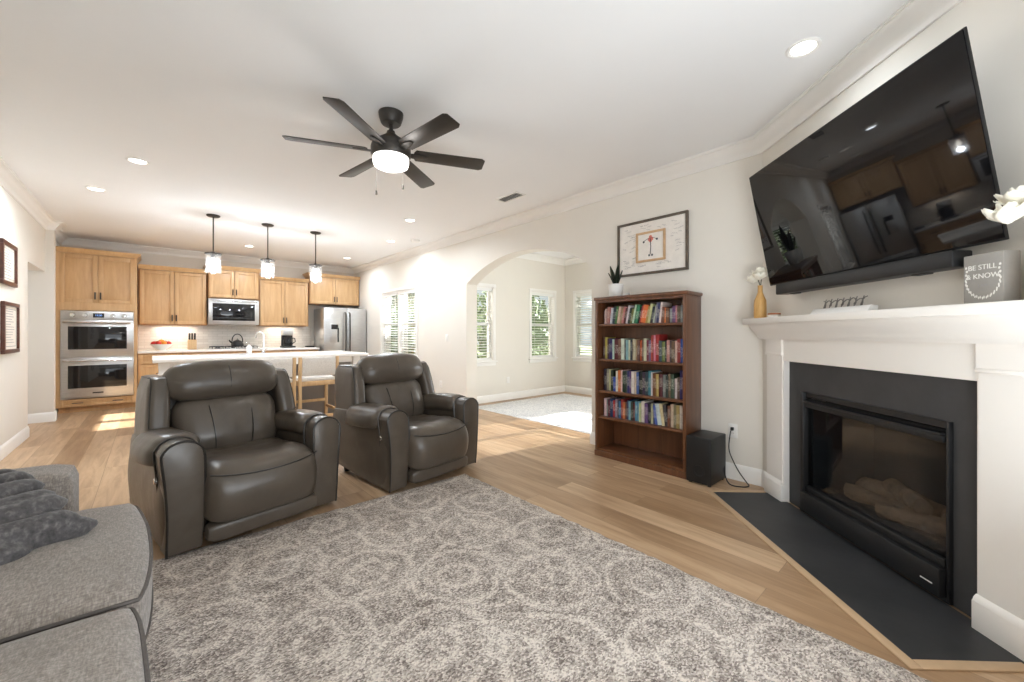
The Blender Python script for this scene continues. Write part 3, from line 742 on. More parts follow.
bm = BM(); box(bm, .03, 1.607, -.415, .03, -.02, .006); tag(obj('hearth_slab', bm, 'slate_floor', loc=FL, rot=(0, 0, FROT)), 'black slate hearth slab set flush in the oak floor', 'hearth')
bm = BM(); box(bm, -.012, 1.65, -.457, -.415, 0, .008, bev=.003); box(bm, 1.607, 1.65, -.415, -.03, 0, .008, bev=.003); box(bm, -.012, .03, -.415, -.02, 0, .008, bev=.003)
tag(obj('hearth_trim', bm, 'oaktrim', loc=FL, rot=(0, 0, FROT)), 'pale oak edging strip framing the black hearth slab', 'floor trim')
# gas insert
t = thing('gas_fireplace', 'black gas fireplace insert with glass front and ceramic logs', 'fireplace', FL, FROT)
X0, X1 = .345, 1.298
bm = BM(); D = .44
box(bm, X0+.03, X1-.03, .46, .48, .03, .75); box(bm, X0+.03, X0+.05, .07, .46, .03, .75); box(bm, X1-.05, X1-.03, .07, .46, .03, .75); box(bm, X0+.03, X1-.03, .07, .46, .73, .75); box(bm, X0+.03, X1-.03, .07, .46, .03, .15)
obj('firebox', bm, 'firebrick', t)
bm = BM()
box(bm, X0, X0+.035, .015, .07, 0.015, .812, bev=.003); box(bm, X1-.014, X1, .028, .07, .015, .812, bev=.003)
box(bm, X0, X1, .035, .07, .78, .812); box(bm, X0+.035, X1-.022, .022, .07, .715, .745, bev=.003); box(bm, X0+.035, X1-.022, .010, .07, .748, .758, bev=.002)
box(bm, X0+.02, X1-.015, .0, .07, .03, .155, bev=.006); box(bm, X0+.035, X1-.022, .03, .07, .155, .195, bev=.004); box(bm, X0, X1, .03, .07, .008, .03)
for k in range(2): box(bm, X0+.03, X1-.02, .035, .06, .764+k*.006, .766+k*.006)
obj('surround_frame', bm, 'black', t)
bm = BM(); box(bm, X0+.035, X1-.022, .048, .052, .19, .72); obj('glass_front', bm, 'fireglass', t)
bm = BM(); box(bm, X1-.10, X1-.045, -.0012, .0, .074, .079); o = obj('nameplate', bm, 'chalk', t)
bm = BM(); pillow(bm, (.78, .30, .05), (.80, .26, .165), .02, n=10, fn=lambda p: (p.x, p.y, p.z+.02*noise.noise(p*14))); obj('ember_bed', bm, 'ember', t)
logs = [((.48, .33, .225), (1.15, .36, .25), .062), ((.52, .20, .21), (.95, .30, .22), .048), ((.80, .16, .215), (1.18, .25, .255), .046), ((.66, .34, .30), (.98, .22, .305), .044), ((1.0, .38, .29), (1.14, .2, .31), .038)]
for a, b2, r in logs:
    bm = BM(); A, B2 = Vector(a), Vector(b2); n = 14
    tube(bm, [A.lerp(B2, k/n)+Vector((0, .012*noise.noise(Vector((k*.6, a[0]*9, 0))), .012*noise.noise(Vector((k*.5, a[1]*9, 3))))) for k in range(n+1)], r, 12, radii=[r*(1+.22*noise.noise(Vector((k*.7, a[0]*5, 7)))) for k in range(n+1)])
    for v in bm.verts: v.co += Vector((noise.noise(v.co*30), noise.noise(v.co*30+Vector((9, 0, 0))), noise.noise(v.co*30+Vector((0, 9, 0)))))*.008
    obj('ceramic_log', bm, 'log', t)

# ------------------------------------------------------------------ television on the corner wall, tilted down
TVH, TILT = .815, .190
tx0, tx1 = .098, 1.568
tv = thing('television', 'large flat black television tilted on the wall above the mantel', 'television', FL, FROT)
TM = Matrix.Translation((0, -.035, 1.552)) @ Matrix.Rotation(TILT, 4, 'X')
bm = BM(); box(bm, tx0, tx1, .002, .012, 0, TVH, bev=.003, mtx=TM); box(bm, tx0+.25, tx1-.25, .012, .045, .12, .5, bev=.01, mtx=TM); obj('body', bm, 'black', tv)
bm = BM(); box(bm, tx0+.006, tx1-.006, -.001, .002, .010, TVH-.006, mtx=TM); obj('screen', bm, 'screen', tv)
bm = BM(); tube(bm, [(.85, .01, 1.75), (.85, -.06, 1.80)], .025, 10); tube(bm, [(.85, -.005, 2.0), (.85, -.09, 2.0)], .03, 10); box(bm, .65, 1.05, .012, .034, 1.7, 2.1, bev=.004); obj('wall_bracket', bm, 'black', tv)
bm = BM(); box(bm, .262, 1.432, -.095, -.01, 1.472, 1.543, bev=.008); sb = tag(obj('soundbar', bm, 'black', loc=FL, rot=(0, 0, FROT)), 'long slim black soundbar hung under the television', 'soundbar')
for bx_ in (.36, 1.22): obj('bracket', box(BM(), bx_, bx_+.07, -.06, -.03, 1.466, 1.474), 'black', sb)

# ------------------------------------------------------------------ things on the mantel
MZ = 1.318
def mloc(X, Y, z=MZ): v = fpt(X, Y); return (v[0], v[1], z)
def petal(bm, c, L, wd, yaw, pitch, cup=.35):
    t_ = BM(); n, m = 6, 4; rows = []
    for i in range(n+1):
        u = i/n; wid = wd*math.sin(PI*min(1, u*.86+.10))**.7
        rows.append([t_.verts.new((u*L, (j/m*2-1)*wid/2, cup*L*(u*u*.6+((j/m*2-1)**2)*.18))) for j in range(m+1)])
    for a, b2 in zip(rows, rows[1:]):
        for j in range(m): t_.faces.new((a[j], a[j+1], b2[j+1], b2[j]))
    bmesh.ops.transform(t_, matrix=Matrix.Translation(c) @ Matrix.Rotation(yaw, 4, 'Z') @ Matrix.Rotation(-pitch, 4, 'Y'), verts=t_.verts)
    bmesh.ops.solidify(t_, geom=t_.faces[:], thickness=.0015)
    return merge(bm, t_)
def blossom(parent, c, s, seed, name='blossom'):
    rnd = random.Random(seed); bm = BM()
    for ring, (n, pit, L) in enumerate(((6, .42, 1.0), (5, .85, .9), (3, 1.2, .7))):
        for k in range(n): petal(bm, c, s*L, s*.72*L, 2*PI*k/n+ring*.5+rnd.uniform(-.2, .2), pit+rnd.uniform(-.15, .15))
    ball(bm, (c[0], c[1], c[2]+s*.12), s*.16, 1)
    return obj(name, bm, 'petal', parent, sharp=None)
v = thing('flower_vase', 'slim golden wooden bottle vase of white blossoms at the left end of the mantel', 'vase', mloc(.035, -.07), FROT)
v.scale = (1.35, 1.35, 1.35)
bm = BM(); lathe(bm, [(.0, 0), (.028, 0), (.031, .008), (.031, .075), (.029, .10), (.019, .125), (.0125, .145), (.012, .178), (.014, .182), (.010, .183), (.009, .15)], seg=20, cap=False); obj('bottle', bm, 'goldwood', v)
bm = BM(); tube(bm, [(0, 0, .15), (-.004, 0, .19), (-.012, -.004, .215)], .0025, 6); tube(bm, [(.002, 0, .15), (.008, 0, .2), (.016, 0, .225)], .0025, 6); obj('stem', bm, 'leaf', v)
for c, s, sd in (((-.035, -.02, .20), .052, 1), ((.018, -.012, .212), .052, 2), ((-.012, .008, .245), .05, 3), ((-.045, .005, .235), .042, 8)): blossom(v, c, s, sd)
cj = thing('candle_jar', 'small white dish with a round wooden lid beside the golden vase', 'candle', mloc(.165, -.045), FROT)
bm = BM(); lathe(bm, [(.0, 0), (.034, 0), (.037, .006), (.037, .018), (.034, .021), (.0, .021)], seg=20, cap=False); obj('jar', bm, 'white', cj)
bm = BM(); lathe(bm, [(.0, .021), (.040, .021), (.041, .026), (.040, .032), (.0, .033)], seg=20, cap=False); obj('lid', bm, 'amber', cj)
s = thing('script_sign', 'low white block sign topped with grey wire script on the mantel', 'sign', mloc(.80, -.055), FROT)
bm = BM(); prism(bm, [(-.028, 0), (.03, 0), (.03, .03), (-.006, .034)], lambda u, v_, w_: Vector((w_, u, v_)), -.215, .205, bev=.003); obj('block', bm, 'white', s)
bm = BM(); pts = []
for i in range(70):
    u = i/69*7*2*PI; pts.append((-.16+.31*i/69+.014*math.sin(u)*1.0+.010*math.cos(u), .012, .056+.026*math.cos(u)*(.8+.3*math.sin(i*.31))))
tube(bm, pts, .0028, 5)
for i in range(7): tube(bm, [(-.155+.045*i, .012, .03), (-.13+.045*i, .012, .086)], .0025, 5)
obj('script', bm, 'wire', s)
# grey block sign
BA = -1.12
bl = thing('block_sign', 'grey wooden block sign with white lettering inside a wreath, right end of the mantel', 'sign', mloc(1.53, -.055), FROT)
bm = BM(); box(bm, -.068, .068, -.026, .036, 0, .19, bev=.003); obj('block', bm, 'signgrey', bl)
def text(body, size, loc, parent, m, rot=(PI/2, 0, 0), name='lettering', ext=.0006, sp=1.0):
    c = bpy.data.curves.new(name, 'FONT'); c.body = body; c.size = size; c.align_x = 'CENTER'; c.align_y = 'CENTER'; c.extrude = ext; c.space_character = sp
    f = bpy.data.objects.new(name+'_outline', c); COL.objects.link(f); bpy.context.view_layer.update()
    me = bpy.data.meshes.new_from_object(f.evaluated_get(bpy.context.evaluated_depsgraph_get())); bpy.data.objects.remove(f); bpy.data.curves.remove(c)
    me.name = name; me.materials.clear(); me.materials.append(M[m])
    o = bpy.data.objects.new(name, me); COL.objects.link(o); o.parent = parent; o.location = loc; o.rotation_euler = rot; return o
text('BE STILL', .027, (-.002, -.0265, .138), bl, 'chalk'); text('& KNOW', .027, (-.001, -.0265, .104), bl, 'chalk'); text('I AM', .016, (0, -.0265, .068), bl, 'ink')
bm = BM()
for k in range(15):
    a = PI*(1.0+k/14)
    for s_ in (.0, .35):
        cx, cz = math.cos(a)*.054, .092+math.sin(a)*.066
        ball(bm, (cx+math.cos(a+s_*3)*.006, -.0266, cz+math.sin(a+s_*3)*.006), .0055, 1, (.55, .12, 1.1))
for sx in (-1, 1):
    for k in range(4): ball(bm, (sx*(.055+.003*(k % 2)), -.0266, .10+.014*k), .0055, 1, (.8, .12, 1.0))
obj('wreath', bm, 'chalk', bl)
v = thing('basket_vase', 'woven tan vase of large white blossoms beside the grey block sign', 'vase', mloc(1.725, -.055), FROT)
bm = BM(); lathe(bm, [(.0, 0), (.045, 0), (.047, .04)], seg=24, cap=False); obj('base', bm, 'black', v)
bm = BM(); prof = [(.047, .04)]+[(.047+.004*math.sin(i*PI)+.004*(i % 2), .04+.009*i) for i in range(1, 17)]+[(.040, .195), (.036, .195), (.036, .05)]
lathe(bm, prof, seg=24, cap=False); obj('woven_body', bm, 'goldwood', v)
for c, s_, sd in (((-.062, -.085, .27), .085, 5), ((.03, -.03, .30), .085, 6), ((-.01, -.01, .345), .08, 7), ((-.055, -.05, .325), .08, 9)): blossom(v, c, s_, sd)
bm = BM(); tube(bm, [(0, 0, .15), (-.06, -.03, .27)], .003, 6); tube(bm, [(.01, 0, .15), (.02, -.01, .29)], .003, 6); tube(bm, [(.0, 0.01, .15), (.0, .02, .33)], .003, 6); obj('stem', bm, 'leaf', v)

# ------------------------------------------------------------------ bookcase and books
BX0, BX1, BY0, BY1, BH = 3.295, 3.58, 1.532, 2.448, 1.56
bc = thing('bookcase', 'tall stained wooden bookcase packed with books against the right wall', 'bookcase', (BX0, BY1, 0), 0)
# local: x into the wall, y = BY1 - local v
bm = BM(); Wd, Dp = BY1-BY0, BX1-BX0
box(bm, .012, Dp, -.03, 0, 0, BH-.03, bev=.003); sp1 = obj('side_panel', bm, 'walnut', bc)
bm = BM(); box(bm, .012, Dp, -Wd, -Wd+.03, 0, BH-.03, bev=.003); obj('side_panel', bm, 'walnut', bc)
bm = BM(); box(bm, -.012, Dp+.004, -Wd-.014, .014, BH-.032, BH, bev=.010, seg=3); box(bm, .004, Dp, -Wd+.03, -.03, BH-.055, BH-.032); obj('top', bm, 'walnut', bc)
bm = BM(); box(bm, Dp-.012, Dp, -Wd+.03, -.03, .06, BH-.03); obj('back_panel', bm, 'walnut', bc)
SHELF = [1.297, .955, .645, .392]
for z in SHELF:
    bm = BM(); box(bm, .014, Dp-.012, -Wd+.03, -.03, z-.022, z, bev=.003); obj('shelf', bm, 'walnut', bc)
bm = BM(); box(bm, .008, Dp-.012, -Wd+.03, -.03, .055, .078, bev=.003); obj('bottom_shelf', bm, 'walnut', bc)
bm = BM(); box(bm, -.006, Dp, -Wd-.006, .006, 0, .055, bev=.006); obj('plinth', bm, 'walnut', bc)
for ya in (-.030, -Wd): obj('face_stile', box(BM(), 0, .014, ya, ya+.030, .055, BH-.032, bev=.003), 'walnut', bc)

def book_mesh(nm, cm):
    """unit book: spine toward -x, thickness along y, height z; pages show on top"""
    bm = BM(); n = 6
    pr = [(.0+.10*(1-math.sin(PI*(.5+ (i/n-.5)*.86))) , i/n-.5) for i in range(n+1)]
    pr = [(max(0, u)*.35, v) for u, v in pr]
    prism(bm, pr+[(1, .5), (1, .42), (.12, .42), (.12, -.42), (1, -.42), (1, -.5)], lambda u, v, w_: Vector((u, v, w_)), 0, 1, mi=0)
    box(bm, .12, .96, -.42, .42, .015, .975, mi=1)
    me = bpy.data.meshes.new(nm); bm.to_mesh(me); bm.free(); me.materials.append(M[cm]); me.materials.append(M['pages']); return me
BMESH = [book_mesh('book', 'book_a'), book_mesh('book_pale', 'book_b')]
COLS = {'white': (232, 228, 218), 'cream': (222, 206, 174), 'black': (30, 29, 32), 'charcoal': (58, 56, 58), 'navy': (34, 44, 78), 'blue': (54, 92, 150), 'teal': (70, 150, 168), 'green': (62, 116, 72), 'olive': (110, 108, 66), 'red': (160, 44, 40), 'maroon': (92, 34, 36), 'orange': (206, 104, 48), 'tan': (188, 142, 92), 'brown': (98, 66, 46), 'yellow': (218, 188, 88), 'pink': (206, 136, 136), 'purple': (96, 70, 120), 'grey': (146, 144, 142), 'pale blue': (150, 178, 200)}
ROWS = [
 # colour, thickness, height, lean(deg)
 [('grey', 16, 150, 0), ('cream', 12, 170, 2), ('pink', 20, 190, 5), ('red', 10, 188, 6), ('white', 18, 178, 6), ('navy', 24, 188, 7), ('green', 14, 190, 8), ('cream', 22, 188, 9), ('tan', 12, 176, 10), ('pink', 26, 182, 11), ('maroon', 12, 170, 11), ('white', 18, 196, 11), ('black', 14, 168, 11), ('olive', 18, 160, 11), ('white', 22, 198, 11), ('green', 26, 194, 11), ('black', 16, 176, 11), ('red', 12, 192, 12), ('orange', 36, 188, 12), ('tan', 16, 176, 12), ('cream', 16, 200, 11), ('black', 14, 170, 10), ('white', 18, 180, 10), ('grey', 16, 208, 7), ('navy', 16, 206, 6), ('white', 16, 208, 6), ('brown', 20, 160, 4), ('orange', 14, 150, 3), ('brown', 22, 146, 0), ('grey', 20, 142, 0), ('purple', 22, 164, 0), ('pink', 14, 168, 0), ('brown', 24, 160, 0), ('grey', 18, 166, 0)],
 [('maroon', 10, 232, 0), ('yellow', 26, 228, 0), ('charcoal', 22, 214, 0), ('navy', 22, 216, 0), ('white', 24, 208, 0), ('maroon', 32, 212, 0), ('brown', 26, 210, 0), ('white', 28, 216, 0), ('charcoal', 18, 206, 0), ('pale blue', 16, 202, 0), ('white', 22, 200, 0), ('black', 14, 204, 0), ('cream', 26, 210, 0), ('tan', 18, 208, 0), ('brown', 18, 204, 0), ('orange', 20, 200, 0), ('brown', 16, 208, 0), ('cream', 24, 220, 0), ('maroon', 18, 204, 0), ('purple', 18, 202, 0), ('red', 14, 252, 0), ('pink', 16, 250, 0), ('red', 26, 258, 0), ('charcoal', 22, 200, 0), ('olive', 24, 190, 0), ('black', 16, 192, 0), ('pink', 22, 206, 0), ('charcoal', 16, 204, 0), ('brown', 20, 196, 0), ('cream', 18, 200, 0), ('red', 24, 220, 0), ('blue', 22, 218, 0)],
 [('black', 26, 224, 0), ('grey', 22, 226, 0), ('cream', 22, 220, 0), ('black', 24, 216, 0), ('blue', 24, 150, 0), ('white', 16, 214, 0), ('orange', 22, 222, 0), ('white', 20, 224, 0), ('black', 24, 216, 0), ('charcoal', 18, 218, 0), ('navy', 20, 222, 0), ('purple', 18, 218, 0), ('white', 22, 220, 0), ('cream', 16, 214, 0), ('blue', 18, 216, 0), ('black', 30, 224, 0), ('charcoal', 24, 222, 0), ('navy', 22, 228, 0), ('teal', 26, 236, 0), ('white', 10, 226, 0), ('brown', 30, 218, 0), ('tan', 20, 214, 0), ('maroon', 26, 216, 0), ('grey', 26, 210, 0), ('black', 16, 204, 0), ('olive', 22, 224, 0), ('charcoal', 24, 220, 0), ('white', 22, 184, 0), ('brown', 18, 200, 0), ('navy', 26, 262, 0)],
 [('white', 32, 182, 0), ('grey', 16, 176, 0), ('maroon', 18, 178, 0), ('navy', 26, 188, 0), ('red', 16, 174, 0), ('grey', 22, 190, 0), ('black', 16, 180, 0), ('blue', 18, 176, 0), ('red', 22, 196, 0), ('orange', 18, 168, 0), ('brown', 16, 172, 0), ('navy', 18, 192, 0), ('pale blue', 20, 188, 0), ('charcoal', 18, 186, 0), ('maroon', 16, 182, 0), ('teal', 20, 194, 0), ('pale blue', 20, 196, 0), ('cream', 14, 188, 0), ('white', 32, 206, 0), ('purple', 26, 190, 0), ('black', 20, 188, 0), ('cream', 18, 196, 0), ('navy', 22, 204, 0), ('blue', 18, 184, -7), ('white', 34, 202, -9), ('cream', 22, 206, -9), ('charcoal', 22, 200, -7), ('brown', 18, 196, 0), ('cream', 26, 214, 0), ('olive', 20, 210, 0), ('tan', 24, 212, 0), ('white', 30, 214, 0)]]
ORD = ['first', 'second', 'third', 'fourth', 'fifth', 'sixth', 'seventh', 'eighth', 'ninth', 'tenth', 'eleventh', 'twelfth', 'thirteenth', 'fourteenth', 'fifteenth', 'sixteenth', 'seventeenth', 'eighteenth', 'nineteenth', 'twentieth']
ORD += ['twenty-'+q for q in ORD[:9]]+['thirtieth']+['thirty-'+q for q in ORD[:9]]
SHN = ['top shelf', 'second shelf from the top', 'third shelf from the top', 'lowest filled shelf']
for r_, row in enumerate(ROWS):
    z = SHELF[r_]+.0008; need = sum(q[1] for q in row)/1000; avail = Wd-.062-.02; k = (avail-.012*2)/need
    y = BY1-.032-.022; rnd = random.Random(r_+3)
    for i, (cn, th, ht, ln) in enumerate(row):
        th_ = th/1000*k; ht_ = ht/1000*(.88 if r_ == 0 else .93); dp = rnd.uniform(.14, .19)
        c = [q*(.86 if sum(COLS[cn]) > 380 else .95) for q in COLS[cn]]; jit = [max(0, min(255, q+rnd.randint(-14, 14))) for q in c]
        pale = sum(c) > 450
        o = bpy.data.objects.new('book', BMESH[1 if pale else 0]); COL.objects.link(o)
        a = math.radians(ln)
        o.scale = (dp, th_*.975, ht_)
        y0 = y-th_/2
        o.location = (BX0+.05+rnd.uniform(0, .02), y0, z+abs(math.sin(a))*th_*.5); o.rotation_euler = (a if a else 0, 0, 0)
        o.color = srgb(*jit)
        side = ORD[i]+' book from the left' if i < 17 else ORD[len(row)-1-i]+' book from the right'
        if side.startswith('first book'): side = side.replace('first book from the', 'outermost book on the')
        tag(o, f'{cn} spined {side} on the {SHN[r_]}', 'book', 'books on the '+SHN[r_])
        y -= th_
# plant on the bookcase
p = thing('potted_snake_plant', 'dark snake plant in a white pot on top of the bookcase', 'plant', (3.43, 2.30, BH), 0)
bm = BM(); lathe(bm, [(.0, 0), (.058, 0), (.062, .01), (.074, .125), (.076, .13), (.068, .13), (.064, .11), (.0, .108)], seg=24, cap=False); obj('pot', bm, 'white', p)
def blade(L, wd, yaw, lean_, bow):
    bm = BM(); n = 10; rows = []
    for i in range(n+1):
        u = i/n; wid = wd*(.55+.9*u-1.45*u**3)*(1 if u < .97 else .1); ang = lean_+bow*u
        x = L*(u*math.sin(lean_)+bow*u*u*.5); z = L*u*math.cos(ang*.6)
        rows.append([bm.verts.new((x+.010*abs(j), j*wid/2, z)) for j in (-1, 0, 1)])
    for a, b2 in zip(rows, rows[1:]):
        for j in range(2): bm.faces.new((a[j], a[j+1], b2[j+1], b2[j]))
    bmesh.ops.solidify(bm, geom=bm.faces[:], thickness=.004)
    bmesh.ops.transform(bm, matrix=Matrix.Translation((0, 0, .10)) @ Matrix.Rotation(yaw, 4, 'Z'), verts=bm.verts); return bm
for L, wd, yaw, ln, bow in ((.30, .06, -1.2, .08, .05), (.26, .055, 1.0, .35, .35), (.22, .05, -2.2, .2, .1), (.18, .05, -.4, .3, .2), (.15, .045, 2.4, .3, .3)): obj('leaf', blade(L, wd, yaw, ln, bow), 'leaf', p, sharp=None)
bm = BM(); lathe(bm, [(.0, 0), (.03, 0), (.034, .012), (.034, .028), (.03, .028), (.028, .012), (.0, .010)], (3.41, 2.17, BH), 18, cap=False); tag(obj('small_dish', bm, 'white'), 'tiny white dish beside the plant pot on the bookcase', 'dish')

# subwoofer, outlet and cord
sw = thing('subwoofer', 'black subwoofer box on the floor between the bookcase and the hearth', 'speaker', (3.25, 1.415, 0), 0)
bm = BM(); box(bm, 0, .30, -.098, .098, .012, .378, bev=.008, seg=3); obj('cabinet', bm, 'black', sw)
bm = BM()
lathe(bm, [(.047, 0), (.047, .003), (.040, .004), (.034, .001), (.032, -.012), (.0, -.013)], seg=24, cap=False); obj('bass_port', bm, 'iron', sw, (-.0005, -.005, .11), (0, -PI/2, 0))
for sx in (.03, .27):
    for sy in (-.075, .075): bm = BM(); lathe(bm, [(.014, 0), (.014, .013), (0, .0131)], (sx, sy, 0), 12); obj('foot', bm, 'iron', sw)
def plate(name, loc, rotz, label, cat, kind):
    t = thing(name, label, cat, loc, rotz)
    bm = BM(); box(bm, -.036, .036, -.006, 0, -.058, .058, bev=.003); obj('cover_plate', bm, 'white', t)
    bm = BM()
    if kind == 'outlet':
        for z in (-.021, .021): box(bm, -.016, .016, -.0075, -.006, z-.013, z+.013, bev=.001)
        obj('socket', bm, 'trim', t)
        bm = BM()
        for z in (-.021, .021):
            for x in (-.006, .006): box(bm, x-.001, x+.001, -.0082, -.0075, z-.004, z+.005)
        obj('slot', bm, 'black', t)
    else:
        box(bm, -.015, .015, -.009, -.006, -.03, .03, bev=.002); obj('rocker', bm, 'trim', t)
    return t
plate('wall_outlet', (XR, 1.281, .40), -PI/2, 'white wall outlet above the subwoofer cord', 'outlet', 'outlet')
plate('wall_outlet', (XR, 5.795, .37), -PI/2, 'white outlet low on the wall between kitchen window and arch', 'outlet', 'outlet')
plate('light_switch', (XR, 5.613, 1.135), -PI/2, 'white switch plate between the kitchen window and the arch', 'switch', 'switch')
plate('wall_outlet', (4.881, SY, .36), 0, 'white outlet on the sun room wall between its two far windows', 'outlet', 'outlet')
bm = BM(); box(bm, XR-.03, XR-.007, 1.27, 1.292, .405, .43, bev=.003)
pts = spline([(XR-.03, 1.281, .417), (XR-.05, 1.285, .38), (XR-.035, 1.30, .25), (XR-.05, 1.26, .16), (XR-.04, 1.22, .08), (XR-.06, 1.16, .02), (XR-.10, 1.13, .008), (XR-.16, 1.16, .008), (XR-.18, 1.24, .012), (XR-.12, 1.30, .06), (XR-.06, 1.33, .15), (XR-.05, 1.35, .17)], 6, False)
tube(bm, pts, .0045, 6); tag(obj('power_cord', bm, 'black'), 'black power cord looping from the outlet to the subwoofer', 'cord')

# ------------------------------------------------------------------ pictures
def framed(name, label, wd, ht, loc, rotz, fm, fw=.03, mats='paper', extra=None, cat='picture', group=None):
    t = thing(name, label, cat, loc, rotz, group)
    bm = BM()
    for a in ((-wd/2, wd/2, ht/2-fw, ht/2), (-wd/2, wd/2, -ht/2, -ht/2+fw), (-wd/2, -wd/2+fw, -ht/2+fw, ht/2-fw), (wd/2-fw, wd/2, -ht/2+fw, ht/2-fw)): box(bm, a[0], a[1], -.028, -.001, a[2], a[3], bev=.003)
    obj('frame', bm, fm, t)
    bm = BM(); box(bm, -wd/2+fw, wd/2-fw, -.012, -.002, -ht/2+fw, ht/2-fw); obj('artwork', bm, mats, t)
    if extra: extra(t)
    return t
def signed(t):
    rnd = random.Random(11); bm = BM()
    for k in range(60):
        while True:
            x, z = rnd.uniform(-.31, .30), rnd.uniform(-.21, .21)
            if abs(x) > .17 or abs(z) > .155: break
        L = rnd.uniform(.03, .06); n = 14; tilt_ = rnd.uniform(-.3, .3)
        pts = [(x+L*i/n*math.cos(tilt_), -.0125, z+L*i/n*math.sin(tilt_)+.007*math.sin(i*1.9+k)*rnd.uniform(.5, 1)) for i in range(n+1)]
        if abs(pts[-1][0]) < .325: tube(bm, pts, .0009, 4)
    obj('signatures', bm, 'ink', t)
    bm = BM(); W2_, H2_, f = .152, .145, .02
    for a in ((-W2_, W2_, H2_-f, H2_), (-W2_, W2_, -H2_, -H2_+f), (-W2_, -W2_+f, -H2_+f, H2_-f), (W2_-f, W2_, -H2_+f, H2_-f)): box(bm, a[0], a[1], -.030, -.012, a[2], a[3], bev=.003)
    inner = obj('inner_frame', bm, 'palewood', t)
    bm = BM(); box(bm, -W2_+f, W2_-f, -.018, -.013, -H2_+f, H2_-f); obj('inner_picture', bm, 'matboard', inner)
    bm = BM(); tube(bm, [(0, -.0185, .07), (.003, -.0185, .0), (-.002, -.0185, -.075)], .004, 6); tube(bm, [(-.07, -.0185, .055), (-.03, -.0185, .075), (.03, -.0185, .08), (.065, -.0185, .06)], .0025, 6)
    for c in ((-.072, .05), (.066, .06), (-.014, -.085), (.016, -.085)): ball(bm, (c[0], -.0185, c[1]), .011, 2, (1, .12, 1))
    obj('drawn_figure', bm, 'darkink', inner)
    bm = BM()
    for c in ((-.012, .068), (.014, .07), (0, .09), (.0, .055)): ball(bm, (c[0], -.019, c[1]), .017, 2, (1, .1, 1))
    obj('pink_flower', bm, 'pink', inner)
framed('signed_picture', 'wide framed picture with a small wood framed drawing amid signatures above the bookcase', .73, .53, (XR-.001, 2.012, 2.043), -PI/2, 'frame_wood', .022, 'matboard', signed)
def cert(t):
    wd, ht = t['w'], t['h']; bm = BM(); rnd = random.Random(int(ht*1000)); z = ht/2-.09
    while z > -ht/2+.10:
        L = rnd.uniform(.5, .95)*(wd-.20); box(bm, -(wd-.20)/2, -(wd-.20)/2+L, -.0128, -.012, z-.003, z+.003); z -= .026
    obj('printed_lines', bm, 'ink', t)
    bm = BM(); a, c = wd/2-.065, ht/2-.065
    for q in ((-a, a, c-.006, c), (-a, a, -c, -c+.006), (-a, -a+.006, -c, c), (a-.006, a, -c, c)): box(bm, q[0], q[1], -.0125, -.012, q[2], q[3])
    obj('printed_border', bm, 'ink', t)
for nm, lab, wd, ht, y, z in (('framed_certificate', 'smaller mahogany framed certificate, the upper one on the left wall', .56, .425, 6.35, 1.895), ('framed_certificate', 'mahogany framed certificate, the lower one on the left wall', .60, .51, 6.42, 1.262)):
    t = thing(nm, lab, 'picture', (XL+.001, y, z), PI/2); t['w'] = wd; t['h'] = ht; fw = .04
    bm = BM()
    for a in ((-wd/2, wd/2, ht/2-fw, ht/2), (-wd/2, wd/2, -ht/2, -ht/2+fw), (-wd/2, -wd/2+fw, -ht/2+fw, ht/2-fw), (wd/2-fw, wd/2, -ht/2+fw, ht/2-fw)): box(bm, a[0], a[1], -.030, -.001, a[2], a[3], bev=.005)
    obj('frame', bm, 'redframe', t)
    bm = BM(); box(bm, -wd/2+fw, wd/2-fw, -.012, -.002, -ht/2+fw, ht/2-fw); obj('certificate', bm, 'paper', t)
    cert(t); del t['w']; del t['h']
# ------------------------------------------------------------------ kitchen
def shaker(parent, x0, x1, z0, z1, y, handle=None, name='door', fr=.055):
    """door or drawer front facing -y, front face at y"""
    bm = BM()
    box(bm, x0, x1, y+.013, y+.02, z0, z1, bev=.001)
    for a in ((x0, x0+fr, z0, z1), (x1-fr, x1, z0, z1), (x0+fr, x1-fr, z1-fr, z1), (x0+fr, x1-fr, z0, z0+fr)): box(bm, a[0], a[1], y-.002, y+.015, a[2], a[3], bev=.0025)
    d = obj(name, bm, 'maple', parent)
    if handle:
        hx, hz, vert = handle; bm = BM()
        if vert: tube(bm, [(hx, y-.022, hz-.055), (hx, y-.026, hz), (hx, y-.022, hz+.055)], .009, 8); [tube(bm, [(hx, y, hz+q), (hx, y-.024, hz+q)], .005, 8) for q in (-.045, .045)]
        else: tube(bm, [(hx-.06, y-.022, hz), (hx, y-.026, hz), (hx+.06, y-.022, hz)], .006, 8); [tube(bm, [(hx+q, y, hz), (hx+q, y-.024, hz)], .005, 8) for q in (-.05, .05)]
        obj('handle', bm, 'bronze', d)
    return d
def cab_crown(parent, x0, x1, y0, y1, z, left=True, right=True):
    bm = BM(); pr = [(0, z), (.006, z), (.010, z+.014), (.026, z+.034), (.042, z+.052), (.046, z+.064), (.046, z+.072), (0, z+.072)]
    path = ([(x0, y1)] if left else [])+[(x0, y0), (x1, y0)]+([(x1, y1)] if right else [])
    sweep(bm, path, [(-o_, z_) for o_, z_ in pr]); box(bm, x0, x1, y0, y1, z+.055, z+.068)
    obj('crown_moulding', bm, 'maple', parent)
